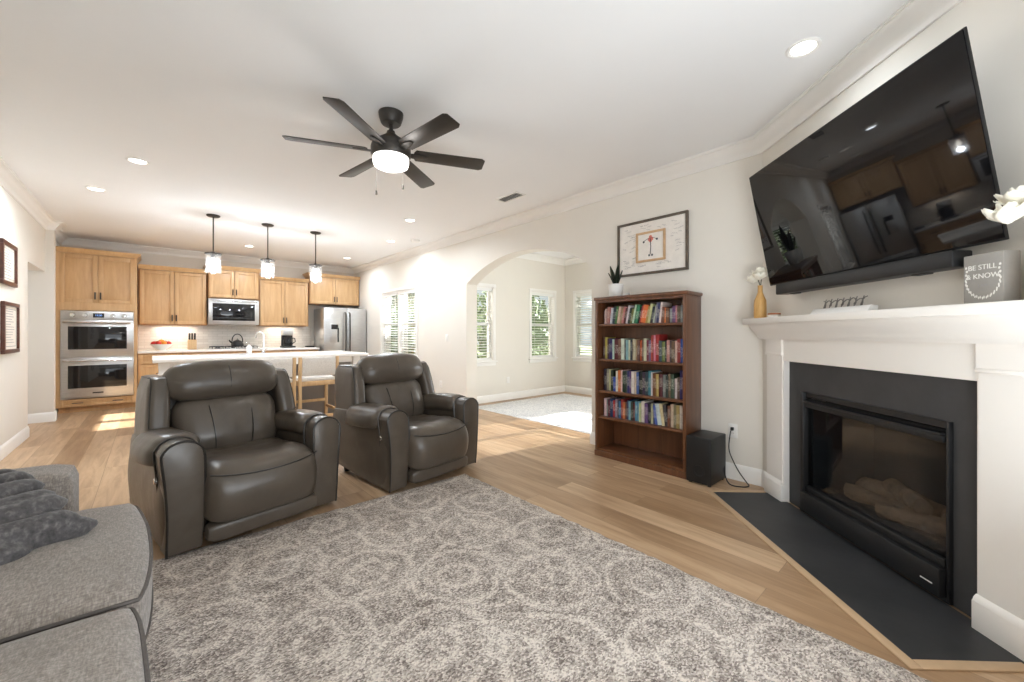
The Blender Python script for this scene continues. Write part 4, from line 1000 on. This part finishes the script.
def upper(name, label, x0, x1, y0, y1, z0, z1, group, crown=True, hz=None, left=False, right=False):
    t = thing(name, label, 'cabinet', (0, 0, 0), 0, group)
    bm = BM(); box(bm, x0+.002, x1-.002, y0+.022, y1, z0, z1, bev=.002); obj('body', bm, 'maple_dark', t)
    xm = (x0+x1)/2; hz = hz or z0+.12
    shaker(t, x0+.02, xm-.004, z0+.015, z1-.01, y0, (xm-.028, hz, True)); shaker(t, xm+.004, x1-.02, z0+.015, z1-.01, y0, (xm+.028, hz, True))
    if crown: cab_crown(t, x0, x1, y0, y1, z1, left, right)
    return t
G = 'maple kitchen wall cabinets'
YW = YK-.004
# tall oven cabinet
t = thing('oven_cabinet', 'tall maple cabinet housing the double wall oven', 'cabinet')
x0, x1, y0 = -1.05, -.158, 9.0
bm = BM(); box(bm, x0, -1.0, y0+.02, YW, .09, 2.43); box(bm, -.195, x1, y0+.02, YW, .09, 2.43); box(bm, -1.0, -.195, y0+.02, YW, 1.56, 2.43); box(bm, -1.0, -.195, y0+.02, YW, .09, .205); box(bm, x0+.02, x1-.02, y0+.09, YW, 0, .09)
box(bm, x0, -1.002, y0, y0+.02, .09, 2.43); box(bm, -.193, x1, y0, y0+.02, .09, 2.43); box(bm, -1.002, -.193, y0, y0+.02, 1.56, 1.68); obj('body', bm, 'maple', t)
xm = (x0+x1)/2
shaker(t, -1.01, xm-.003, 1.68, 2.415, y0-.002, (xm-.03, 1.79, True)); shaker(t, xm+.003, -.185, 1.68, 2.415, y0-.002, (xm+.03, 1.79, True))
dr = shaker(t, -1.0, -.195, .095, .20, y0-.002, (-.82, .15, False), 'drawer', .03)
bm = BM(); hx = -.38; tube(bm, [(hx-.06, y0-.024, .15), (hx, y0-.028, .15), (hx+.06, y0-.024, .15)], .006, 8); [tube(bm, [(hx+q, y0, .15), (hx+q, y0-.026, .15)], .005, 8) for q in (-.05, .05)]; obj('handle', bm, 'bronze', dr)
cab_crown(t, x0, x1, y0, YW, 2.43, False, True)
# double oven
t = thing('double_wall_oven', 'stainless double wall oven built into the tall maple cabinet', 'oven')
ox0, ox1 = -.998, -.197
bm = BM(); box(bm, ox0, ox1, y0-.012, YW-.05, .215, 1.555, bev=.003); obj('chassis', bm, 'steel', t)
bm = BM(); box(bm, ox0+.004, ox1-.004, y0-.026, y0-.012, 1.425, 1.552, bev=.003); cp = obj('control_panel', bm, 'steel', t)
for kx in (-.87, -.74, -.44, -.31):
    bm = BM(); lathe(bm, [(.032, 0), (.032, .004), (.026, .008), (.024, .028), (.0, .029)], seg=20, cap=False); obj('knob', bm, 'chrome', cp, (kx, y0-.026, 1.488), (PI/2, 0, 0))
bm = BM(); box(bm, -.655, -.535, y0-.028, y0-.026, 1.455, 1.52); ds = obj('display', bm, 'darkglass', cp)
text('12:30', .035, (-.595, y0-.0285, 1.488), ds, 'led', name='clock_digits', ext=.0003)
for (z0, z1, w0, w1) in ((.855, 1.415, .965, 1.315), (.235, .832, .375, .72)):
    bm = BM(); box(bm, ox0+.004, ox1-.004, y0-.040, y0-.012, z0, z1, bev=.004); d = obj('oven_door', bm, 'steel', t)
    bm = BM(); box(bm, ox0+.08, ox1-.08, y0-.0425, y0-.040, w0, w1, bev=.001); obj('door_window', bm, 'darkglass', d)
    bm = BM(); hz = z1-.04; tube(bm, [(ox0+.03, y0-.085, hz), (ox1-.03, y0-.085, hz)], .012, 10)
    for hx in (ox0+.05, ox1-.05): tube(bm, [(hx, y0-.04, hz), (hx, y0-.085, hz)], .009, 8)
    obj('handle', bm, 'chrome', d)
bm = BM(); box(bm, -.66, -.54, y0-.0415, y0-.040, .285, .305); obj('nameplate', bm, 'iron', t)
upper('upper_cabinet', 'maple two-door wall cabinet between the oven tower and the microwave', -.148, .785, 9.29, YW, 1.36, 2.305, G)
upper('upper_cabinet', 'short maple cabinet mounted above the microwave', .790, 1.60, 9.22, YW, 1.865, 2.395, G, left=True, right=True)
upper('upper_cabinet', 'maple two-door wall cabinet above the coffee maker', 1.606, 2.515, 9.29, YW, 1.36, 2.285, G)
t = upper('upper_cabinet', 'maple two-door cabinet above the refrigerator', 2.52, 3.585, 9.26, YW, 1.84, 2.43, G, left=True)
# microwave
t = thing('microwave', 'stainless over-range microwave with a dark glass door', 'microwave')
mx0, mx1, my, mz0, mz1 = .795, 1.59, 9.20, 1.375, 1.855
bm = BM(); box(bm, mx0, mx1, my+.02, YW, mz0, mz1, bev=.004); obj('body', bm, 'steel', t)
bm = BM(); box(bm, mx0, mx1, my, my+.02, mz0+.005, mz1-.005, bev=.005); d = obj('door', bm, 'steel', t)
bm = BM(); box(bm, mx0+.06, mx1-.07, my-.004, my, mz0+.075, mz1-.085, bev=.001); obj('door_window', bm, 'darkglass', d)
bm = BM(); box(bm, mx0+.03, mx1-.03, my-.012, my, mz1-.05, mz1-.03, bev=.004); obj('handle', bm, 'chrome', d)
# base cabinets
def basecab(label, x0, x1, fronts):
    t = thing('base_cabinet', label, 'cabinet', (0, 0, 0), 0, 'maple base cabinets'); y0 = 9.03
    bm = BM(); box(bm, x0+.002, x1-.002, y0+.02, YW, .09, .878); box(bm, x0+.002, x1-.002, y0+.09, YW, 0, .09); obj('body', bm, 'maple', t)
    for (a, b2, z0, z1, dr) in fronts: shaker(t, a, b2, z0, z1, y0, ((a+b2)/2, (z0+z1)/2, False) if dr else (b2-.035, z1-.1, True), 'drawer' if dr else 'door', .04 if dr else .055)
basecab('maple three-drawer base cabinet beside the oven tower', -.152, .42, [(-.13, .40, .70, .86, True), (-.13, .40, .40, .685, True), (-.13, .40, .11, .385, True)])
basecab('maple base cabinet under the cooktop', .424, 1.62, [(.44, 1.02, .11, .86, False), (1.03, 1.60, .11, .86, False)])
basecab('maple base cabinet below the coffee maker', 1.624, 2.642, [(1.64, 2.12, .70, .86, True), (2.13, 2.62, .70, .86, True), (1.64, 2.12, .11, .685, False), (2.13, 2.62, .11, .685, False)])
bm = BM(); box(bm, -.152, 2.642, 8.985, YW, .88, .92, bev=.004); tag(obj('kitchen_countertop', bm, 'quartz'), 'white countertop along the kitchen wall', 'countertop')
bm = BM(); box(bm, -.155, .795, YK-.012, YK-.0005, .92, 1.36); box(bm, .795, 1.59, YK-.012, YK-.0005, .92, 1.40); box(bm, 1.59, 2.645, YK-.012, YK-.0005, .92, 1.36); o = struct('wall_backsplash', bm, 'tile')
# refrigerator
t = thing('refrigerator', 'stainless french-door refrigerator with a water dispenser', 'refrigerator')
fx0, fx1, fy = 2.685, 3.575, 8.85
bm = BM(); box(bm, fx0, fx1, fy+.05, 9.55, .03, 1.74, bev=.005); obj('body', bm, 'steel', t)
xm = (fx0+fx1)/2+.03
dl = obj('door', box(BM(), fx0, xm-.003, fy, fy+.05, .62, 1.755, bev=.008), 'steel', t); dr_ = obj('door', box(BM(), xm+.003, fx1, fy, fy+.05, .62, 1.755, bev=.008), 'steel', t)
fz = obj('freezer_drawer', box(BM(), fx0, fx1, fy, fy+.05, .04, .61, bev=.008), 'steel', t)
for (hx, d) in ((xm-.045, dl), (xm+.045, dr_)):
    bm = BM(); tube(bm, [(hx, fy, 1.66), (hx, fy-.05, 1.64), (hx, fy-.055, 1.2), (hx, fy-.05, .74), (hx, fy, .72)], .013, 8); obj('handle', bm, 'bronze', d)
bm = BM(); tube(bm, [(fx0+.1, fy, .54), (fx0+.12, fy-.05, .54), (fx1-.12, fy-.05, .54), (fx1-.1, fy, .54)], .012, 8); obj('handle', bm, 'bronze', fz)
bm = BM(); box(bm, fx0+.13, fx0+.30, fy-.006, fy, 1.02, 1.42, bev=.006); dp = obj('water_dispenser', bm, 'steel', dl)
bm = BM(); box(bm, fx0+.145, fx0+.285, fy-.009, fy-.006, 1.30, 1.40); box(bm, fx0+.27, fx0+.30, fy-.009, fy-.006, 1.03, 1.33); obj('dispenser_panel', bm, 'darkglass', dp)
# things on the back counter
CT = .9203
t = thing('fruit_bowl', 'white bowl of red and orange fruit on the back counter', 'bowl', (.15, 9.30, CT))
bm = BM(); lathe(bm, [(.0, 0), (.06, 0), (.065, .012), (.11, .05), (.15, .10), (.155, .105), (.145, .102), (.10, .05), (.0, .02)], seg=28, cap=False); obj('bowl', bm, 'white', t)
for i, (dx, dy, dz, m) in enumerate(((-.10, -.02, .115, 'red'), (-.04, -.06, .12, 'red'), (.03, -.05, .118, 'orange'), (.09, -.02, .115, 'red'), (-.06, .06, .118, 'orange'), (.05, .06, .118, 'red'), (0, .01, .15, 'orange'), (-.005, -.005, .07, 'red'))):
    bm = BM(); ball(bm, (0, 0, 0), .042, 3, (1, 1, .92)); tube(bm, [(0, 0, .034), (.004, 0, .05)], .0025, 5)
    o = obj('apple' if m == 'red' else 'orange', bm, m, None, (.15+dx, 9.30+dy, CT+dz))
    where = ['at the left rim', 'at the front left', 'at the front, between two apples', 'at the right rim', 'at the back left', 'at the back right', 'on top of the heap', 'buried at the bottom'][i]
    tag(o, f'{"red apple" if m == "red" else "orange fruit"} {where} of the white fruit bowl' if 'of' not in where else f'{"red apple" if m == "red" else "orange"} {where} in the white fruit bowl', 'fruit', 'fruit in the bowl')
t = thing('knife_block', 'pale wooden knife block with dark handled knives on the back counter', 'knife block', (.57, 9.36, CT)); t.scale = (1.25, 1.25, 1.25)
bm = BM(); prism(bm, [(-.06, 0), (.06, 0), (.06, .12), (-.02, .15), (-.06, .13)], lambda u, v, w_: Vector((w_, u, v)), -.05, .05, bev=.004); obj('block', bm, 'lightoak', t)
for i in range(3):
    for j in range(2):
        bm = BM(); box(bm, -.011, .011, -.008, .008, 0, .105+.01*j, bev=.003); obj('knife', bm, 'softblack', t, (-.03+.03*i, -.025+.04*j, .125), (.22, 0, 0))
t = thing('gas_cooktop', 'stainless gas cooktop with black iron grates below the microwave', 'cooktop', (1.19, 9.28, CT))
bm = BM(); box(bm, -.38, .38, -.25, .25, 0, .014, bev=.004); obj('tray', bm, 'steel', t)
for gx in (-.25, 0, .25):
    bm = BM()
    for q in (-.1, 0, .1): tube(bm, [(gx+q, -.2, .014), (gx+q, -.19, .045), (gx+q, .2, .045), (gx+q, .21, .014)], .007, 6)
    for q in (-.18, 0, .18): tube(bm, [(gx-.11, q, .045), (gx+.11, q, .045)], .007, 6)
    obj('grate', bm, 'iron', t)
    bm = BM(); lathe(bm, [(.0, .014), (.045, .014), (.045, .026), (.03, .03), (0, .031)], (gx, 0, 0), 18, cap=False); obj('burner', bm, 'iron', t)
for k in range(5): bm = BM(); lathe(bm, [(.017, .014), (.016, .032), (0, .033)], (-.2+.1*k, -.225, 0), 14, cap=False); obj('knob', bm, 'chrome', t)
t = thing('kettle', 'black stovetop kettle with a hoop handle on the cooktop', 'kettle', (1.25, 9.30, CT+.053))
bm = BM(); lathe(bm, [(.0, 0), (.095, 0), (.105, .015), (.098, .05), (.07, .09), (.035, .108), (.0, .11)], seg=26, cap=False); obj('body', bm, 'black', t)
bm = BM(); lathe(bm, [(.0, .108), (.036, .108), (.02, .122), (.008, .126), (.012, .14), (0, .146)], seg=16, cap=False); obj('lid', bm, 'chrome', t)
bm = BM(); tube(bm, [(-.08, 0, .055), (-.115, 0, .085), (-.13, 0, .115)], .014, 10, radii=[.02, .014, .011]); obj('spout', bm, 'black', t)
bm = BM(); tube(bm, [(.085*math.cos(a), 0, .10+.125*math.sin(a)) for a in [PI*(-.08+1.12*k/14) for k in range(15)]], .009, 8); obj('handle', bm, 'black', t)
t = thing('coffee_maker', 'black and steel drip coffee maker on the back counter', 'coffee maker', (2.12, 9.33, CT))
bm = BM(); box(bm, -.12, .12, -.14, .10, 0, .035, bev=.006); box(bm, -.10, .10, .02, .10, .035, .34, bev=.006); obj('stand', bm, 'black', t)
bm = BM(); box(bm, -.105, .085, -.12, .10, .25, .37, bev=.01); obj('brew_head', bm, 'steel', t)
bm = BM(); lathe(bm, [(.0, .036), (.07, .036), (.08, .06), (.078, .15), (.055, .20), (.055, .225), (.0, .225)], (-.01, -.055, 0), 22, cap=False); c = obj('carafe', bm, 'darkglass', t)
bm = BM(); tube(bm, [(.06, -.055, .20), (.12, -.06, .19), (.13, -.06, .12), (.075, -.055, .08)], .010, 8); obj('handle', bm, 'black', c)
bm = BM(); box(bm, 2.47, 2.61, 9.2, 9.4, CT, CT+.03, bev=.01); tag(obj('black_tray', bm, 'black'), 'small black tray on the counter next to the refrigerator', 'tray')
# island
t = thing('kitchen_island', 'white topped kitchen island with taupe body and white posts', 'kitchen island')
bm = BM(); box(bm, .10, 2.30, 6.22, 6.90, .0, .88, bev=.003); obj('cabinet_body', bm, 'taupe', t)
bm = BM(); box(bm, .02, 2.40, 5.85, 6.95, .882, .922, bev=.005); top = obj('countertop', bm, 'quartz', t)
bm = BM(); box(bm, .07, 2.30, 5.92, 5.945, .80, .88); box(bm, .07, .095, 5.945, 6.22, .80, .88); box(bm, 2.275, 2.30, 5.945, 6.22, .80, .88); obj('apron', bm, 'trim', t)
for x in (.115, 2.235):
    bm = BM(); box(bm, x-.045, x+.045, 5.90, 5.99, 0, .88, bev=.005); box(bm, x-.055, x+.055, 5.89, 6.0, 0, .10, bev=.004); box(bm, x-.052, x+.052, 5.893, 5.997, .72, .76, bev=.004); obj('post', bm, 'trim', t)
bm = BM(); box(bm, .96, 1.46, 6.35, 6.70, .9225, .924); obj('sink_rim', bm, 'steel', top)
t = thing('faucet', 'tall gooseneck faucet on the island', 'faucet', (1.225, 6.78, .9225), 0)
bm = BM(); lathe(bm, [(.026, 0), (.026, .02), (.016, .03), (0, .031)], seg=16, cap=False); obj('base', bm, 'chrome', t)
bm = BM(); tube(bm, [(0, 0, .02), (0, 0, .25)]+[(-.05+.05*math.cos(a)*1.0, -.03*(1-math.cos(a))*.5, .25+.06*math.sin(a)) for a in [PI*k/10 for k in range(1, 11)]]+[(-.10, -.03, .22)], .010, 10); obj('spout', bm, 'chrome', t)
bm = BM(); tube(bm, [(.015, 0, .045), (.06, 0, .07)], .006, 8); obj('lever', bm, 'chrome', t)
t = thing('soap_bottle', 'white soap pump bottle beside the island faucet', 'soap dispenser', (1.05, 6.78, .9225), 0)
bm = BM(); lathe(bm, [(.0, 0), (.03, 0), (.032, .01), (.032, .10), (.012, .115), (.012, .125), (0, .125)], seg=18, cap=False); obj('bottle', bm, 'white', t)
bm = BM(); tube(bm, [(0, 0, .12), (0, 0, .15), (-.035, 0, .148)], .005, 8); obj('pump', bm, 'chrome', t)
# counter stools
def make_stool(label):
    t = thing('counter_stool', label, 'stool', (1.61, 5.50, 0), 0, 'counter stools at the island')
    for s in (-1, 1):
        bm = BM(); prism(bm, [(-.022, 0), (.020, 0), (.026, .62), (.006, .91), (-.026, .91), (-.012, .62)], lambda u, v, w_: Vector((w_, u, v)), s*.222-.018, s*.222+.018, bev=.004); obj('leg', bm, 'lightoak', t)
        bm = BM(); prism(bm, [(.40, 0), (.435, 0), (.425, .60), (.385, .60)], lambda u, v, w_: Vector((w_, u, v)), s*.212-.018, s*.212+.018, bev=.004); obj('leg', bm, 'lightoak', t)
        bm = BM(); box(bm, s*.215-.012, s*.215+.012, .02, .40, .20, .235, bev=.004); obj('stretcher', bm, 'lightoak', t)
    bm = BM(); box(bm, -.205, .205, .395, .43, .28, .315, bev=.004); obj('footrest', bm, 'lightoak', t)
    bm = BM(); box(bm, -.205, .205, -.010, .014, .14, .17, bev=.004); obj('stretcher', bm, 'lightoak', t)
    bm = BM(); box(bm, -.205, .205, -.008, .016, .545, .605, bev=.004); box(bm, -.205, .205, .39, .415, .545, .60, bev=.004)
    for s in (-1, 1): box(bm, s*.215-.012, s*.215+.012, .02, .39, .545, .605, bev=.004)
    obj('seat_frame', bm, 'lightoak', t)
    bm = BM(); pillow(bm, (.43, .42, .05), (0, .205, .625), .02, (0, 0, .008), 8); obj('seat', bm, 'canvas', t)
    bm = BM(); pillow(bm, (.40, .035, .235), (0, -.002, .785), .012, (0, .004, 0), 8, lambda p: (p.x, p.y+.02*(1-(p.x/.2)**2)-.05*(p.z-.7), p.z)); obj('backrest', bm, 'canvas', t)
    return t
s1 = make_stool('off white counter stool in the gap between the two recliners')
s2 = copy_tree(s1); s2.location = (1.10, 5.50, 0); s2['label'] = 'off white counter stool mostly hidden by the nearer recliner'

# ------------------------------------------------------------------ ceiling fittings
PN = ['the leftmost of the three, nearest the oven tower', 'the middle one of the three', 'the rightmost of the three, nearest the refrigerator']
for i, (x, y) in enumerate(((.612, 6.5), (1.236, 6.54), (1.872, 6.56))):
    t = thing('pendant_light', 'clear glass pendant over the island, '+PN[i], 'pendant light', (x, y, H), 0, 'glass pendants over the island')
    bm = BM(); lathe(bm, [(.0, 0), (.075, 0), (.075, -.012), (.06, -.022), (.0, -.023)], seg=24, cap=False); obj('canopy', bm, 'bronze', t)
    bm = BM(); tube(bm, [(0, 0, -.02), (0, 0, -.50)], .0075, 8); obj('rod', bm, 'bronze', t)
    bm = BM(); lathe(bm, [(.0, -.475), (.02, -.475), (.025, -.49), (.092, -.495), (.092, -.507), (.025, -.507), (.022, -.555), (.0, -.556)], seg=24, cap=False); obj('cap', bm, 'bronze', t)
    bm = BM(); lathe(bm, [(.083, -.505), (.085, -.51), (.083, -.745), (.080, -.75), (.077, -.745), (.079, -.51)], seg=28, cap=False); obj('glass_shade', bm, 'seeded', t)
    bm = BM(); ball(bm, (0, 0, -.615), .032, 3, (1, 1, 1.15)); tube(bm, [(0, 0, -.55), (0, 0, -.59)], .014, 10); obj('bulb', bm, 'bulb', t)
    lamp('pendant_lamp', 'POINT', (x, y, H-.70), 13, (.82, .91, 1), .03)
CN = ['nearest the television', 'above the walkway left of the fan', 'close to the oven tower', 'in front of the microwave', 'in front of the refrigerator', 'near the kitchen window', 'between the arch and the fan']
for i, (x, y) in enumerate(CANS):
    t = thing('recessed_light', 'lit recessed ceiling light '+CN[i], 'ceiling light', (x, y, H), 0, 'recessed ceiling lights')
    bm = BM(); lathe(bm, [(.080, 0), (.080, -.006), (.070, -.009), (.058, -.004), (.058, 0)], seg=28, cap=False); obj('trim_ring', bm, 'trim', t)
    bm = BM(); lathe(bm, [(.0, -.003), (.059, -.003), (.059, -.0015), (0, -.0015)], seg=28, cap=False); obj('lens', bm, 'lens', t)
t = thing('ceiling_vent', 'white ceiling air register near the crown above the arch', 'vent', (3.02, 3.41, H), 0)
bm = BM()
for a in ((-.08, .08, -.18, -.155), (-.08, .08, .155, .18), (-.08, -.055, -.155, .155), (.055, .08, -.155, .155)): box(bm, a[0], a[1], a[2], a[3], -.008, 0, bev=.002)
obj('frame', bm, 'trim', t)
bm = BM()
for k in range(9): box(bm, -.055, .055, -.012, .012, -.001, .001, mtx=Matrix.Translation((0, -.135+.034*k, -.006)) @ Matrix.Rotation(.6, 4, 'X'))
obj('louvre', bm, 'trim', t)
bm = BM(); box(bm, -.056, .056, -.156, .156, -.0012, -.0002); obj('duct_opening', bm, 'wire', t)
bm = BM(); lathe(bm, [(.0, 0), (.07, 0), (.07, -.018), (.058, -.034), (.0, -.036)], (3.24, 6.0, H), 24, cap=False); tag(obj('smoke_detector', bm, 'white'), 'white round smoke detector on the kitchen ceiling', 'smoke detector')
# ceiling fan
FH = (1.255, 2.672)
t = thing('ceiling_fan', 'six blade dark bronze ceiling fan with a lit frosted bowl', 'ceiling fan', (FH[0], FH[1], H), 0)
bm = BM(); lathe(bm, [(.0, 0), (.084, 0), (.082, -.025), (.068, -.07), (.06, -.078), (.0, -.079)], seg=28, cap=False); obj('canopy', bm, 'bronze', t)
bm = BM(); tube(bm, [(0, 0, -.06), (0, 0, -.16)], .014, 12); lathe(bm, [(.0, -.125), (.026, -.125), (.03, -.14), (.0, -.141)], seg=16, cap=False); obj('downrod', bm, 'bronze', t)
bm = BM(); lathe(bm, [(.0, -.14), (.03, -.142), (.05, -.16), (.085, -.185), (.125, -.215), (.135, -.245), (.135, -.295), (.125, -.31), (.0, -.312)], seg=36, cap=False); obj('motor_housing', bm, 'bronze', t)
bm = BM(); lathe(bm, [(.122, -.312), (.122, -.345), (.115, -.368), (.08, -.384), (.0, -.388), (.0, -.313)], seg=36, cap=False); obj('light_bowl', bm, 'fanlens', t)
for k in range(6):
    a = math.radians(37+60*k); Mz = Matrix.Rotation(a, 4, 'Z') @ Matrix.Translation((0, 0, -.272)) @ Matrix.Rotation(math.radians(-13), 4, 'X')
    bm = BM(); prism(bm, [(.17, -.058), (.64, -.066), (.665, -.05), (.665, .05), (.64, .066), (.17, .058), (.155, .03), (.155, -.03)], lambda u, v, w_: Vector((u, v, w_)), -.003, .003, bev=.0015); bmesh.ops.transform(bm, matrix=Mz, verts=bm.verts); bl_ = obj('blade', bm, 'softblack', t)
    bl_.data.materials[0] = M['bronze']
    bm = BM(); prism(bm, [(.11, -.02), (.19, -.028), (.25, -.012), (.25, .012), (.19, .028), (.11, .02)], lambda u, v, w_: Vector((u, v, w_)), -.010, -.003, bev=.001); bmesh.ops.transform(bm, matrix=Mz, verts=bm.verts); obj('blade_iron', bm, 'bronze', bl_)
for (x, y, L) in ((-.075, .07, .19), (.105, .03, .12)):
    bm = BM(); tube(bm, [(x, y, -.31), (x, y, -.345-L)], .0012, 5); pc = obj('pull_chain', bm, 'wire', t)
    bm = BM(); lathe(bm, [(.0, 0), (.006, -.003), (.007, -.03), (.0, -.034)], (x, y, -.345-L), 10, cap=False); obj('chain_fob', bm, 'bronze', pc)
lamp('fan_lamp', 'POINT', (FH[0], FH[1], H-.45), 5, (1, .98, .96), .06)

# ------------------------------------------------------------------ outside the windows
bm = BM(); box(bm, -12, 40, SY+.2, 45, -.5, -.35); box(bm, 6.9, 40, -25, SY+.2, -.5, -.35); struct('ground_lawn', bm, 'lawn')
def make_tree(label, loc, s, seed):
    rnd = random.Random(seed)
    t = thing('bushy_tree', label, 'tree', loc, rnd.uniform(0, 6), 'trees outside the windows')
    bm = BM(); tube(bm, [(0, 0, 0), (.05*s, 0, .5*s), (0, .05*s, 1.1*s)], .08*s, 8, radii=[.10*s, .07*s, .04*s]); obj('trunk', bm, 'bark', t)
    bm = BM()
    for k in range(1500):
        while True:
            p = Vector((rnd.uniform(-1, 1), rnd.uniform(-1, 1), rnd.uniform(-1, 1)))
            if .25 < p.length < 1: break
        p = Vector((p.x*.85*s, p.y*.85*s, 1.35*s+p.z*1.05*s)); q = rnd.uniform(.05, .11)*s
        R_ = Euler((rnd.uniform(0, 6), rnd.uniform(0, 6), rnd.uniform(0, 6))).to_matrix()
        vs_ = [bm.verts.new(p+R_ @ Vector(c)) for c in ((-q, 0, 0), (0, -q*.5, q*.1), (q, 0, 0), (0, q*.5, q*.1))]
        bm.faces.new(vs_)
    obj('foliage', bm, 'foliage', t, sharp=None)
    return t
for i, (x, y, s, lab) in enumerate(((4.9, 9.5, 1.0, 'leafy tree right outside the kitchen window'), (8.7, 8.8, 1.1, 'leafy tree outside the farther far window of the sun room'), (8.6, 4.9, 1.4, 'leafy tree outside the side window of the sun room'), (6.3, 12.6, 1.3, 'leafy tree on the lawn well beyond the kitchen window'), (10.6, 12.2, 1.3, 'leafy tree at the far corner of the lawn'), (6.3, 7.2, 1.2, 'leafy tree outside the nearer far window of the sun room'))):
    make_tree(lab, (x, y, -.36), s, 20+i)
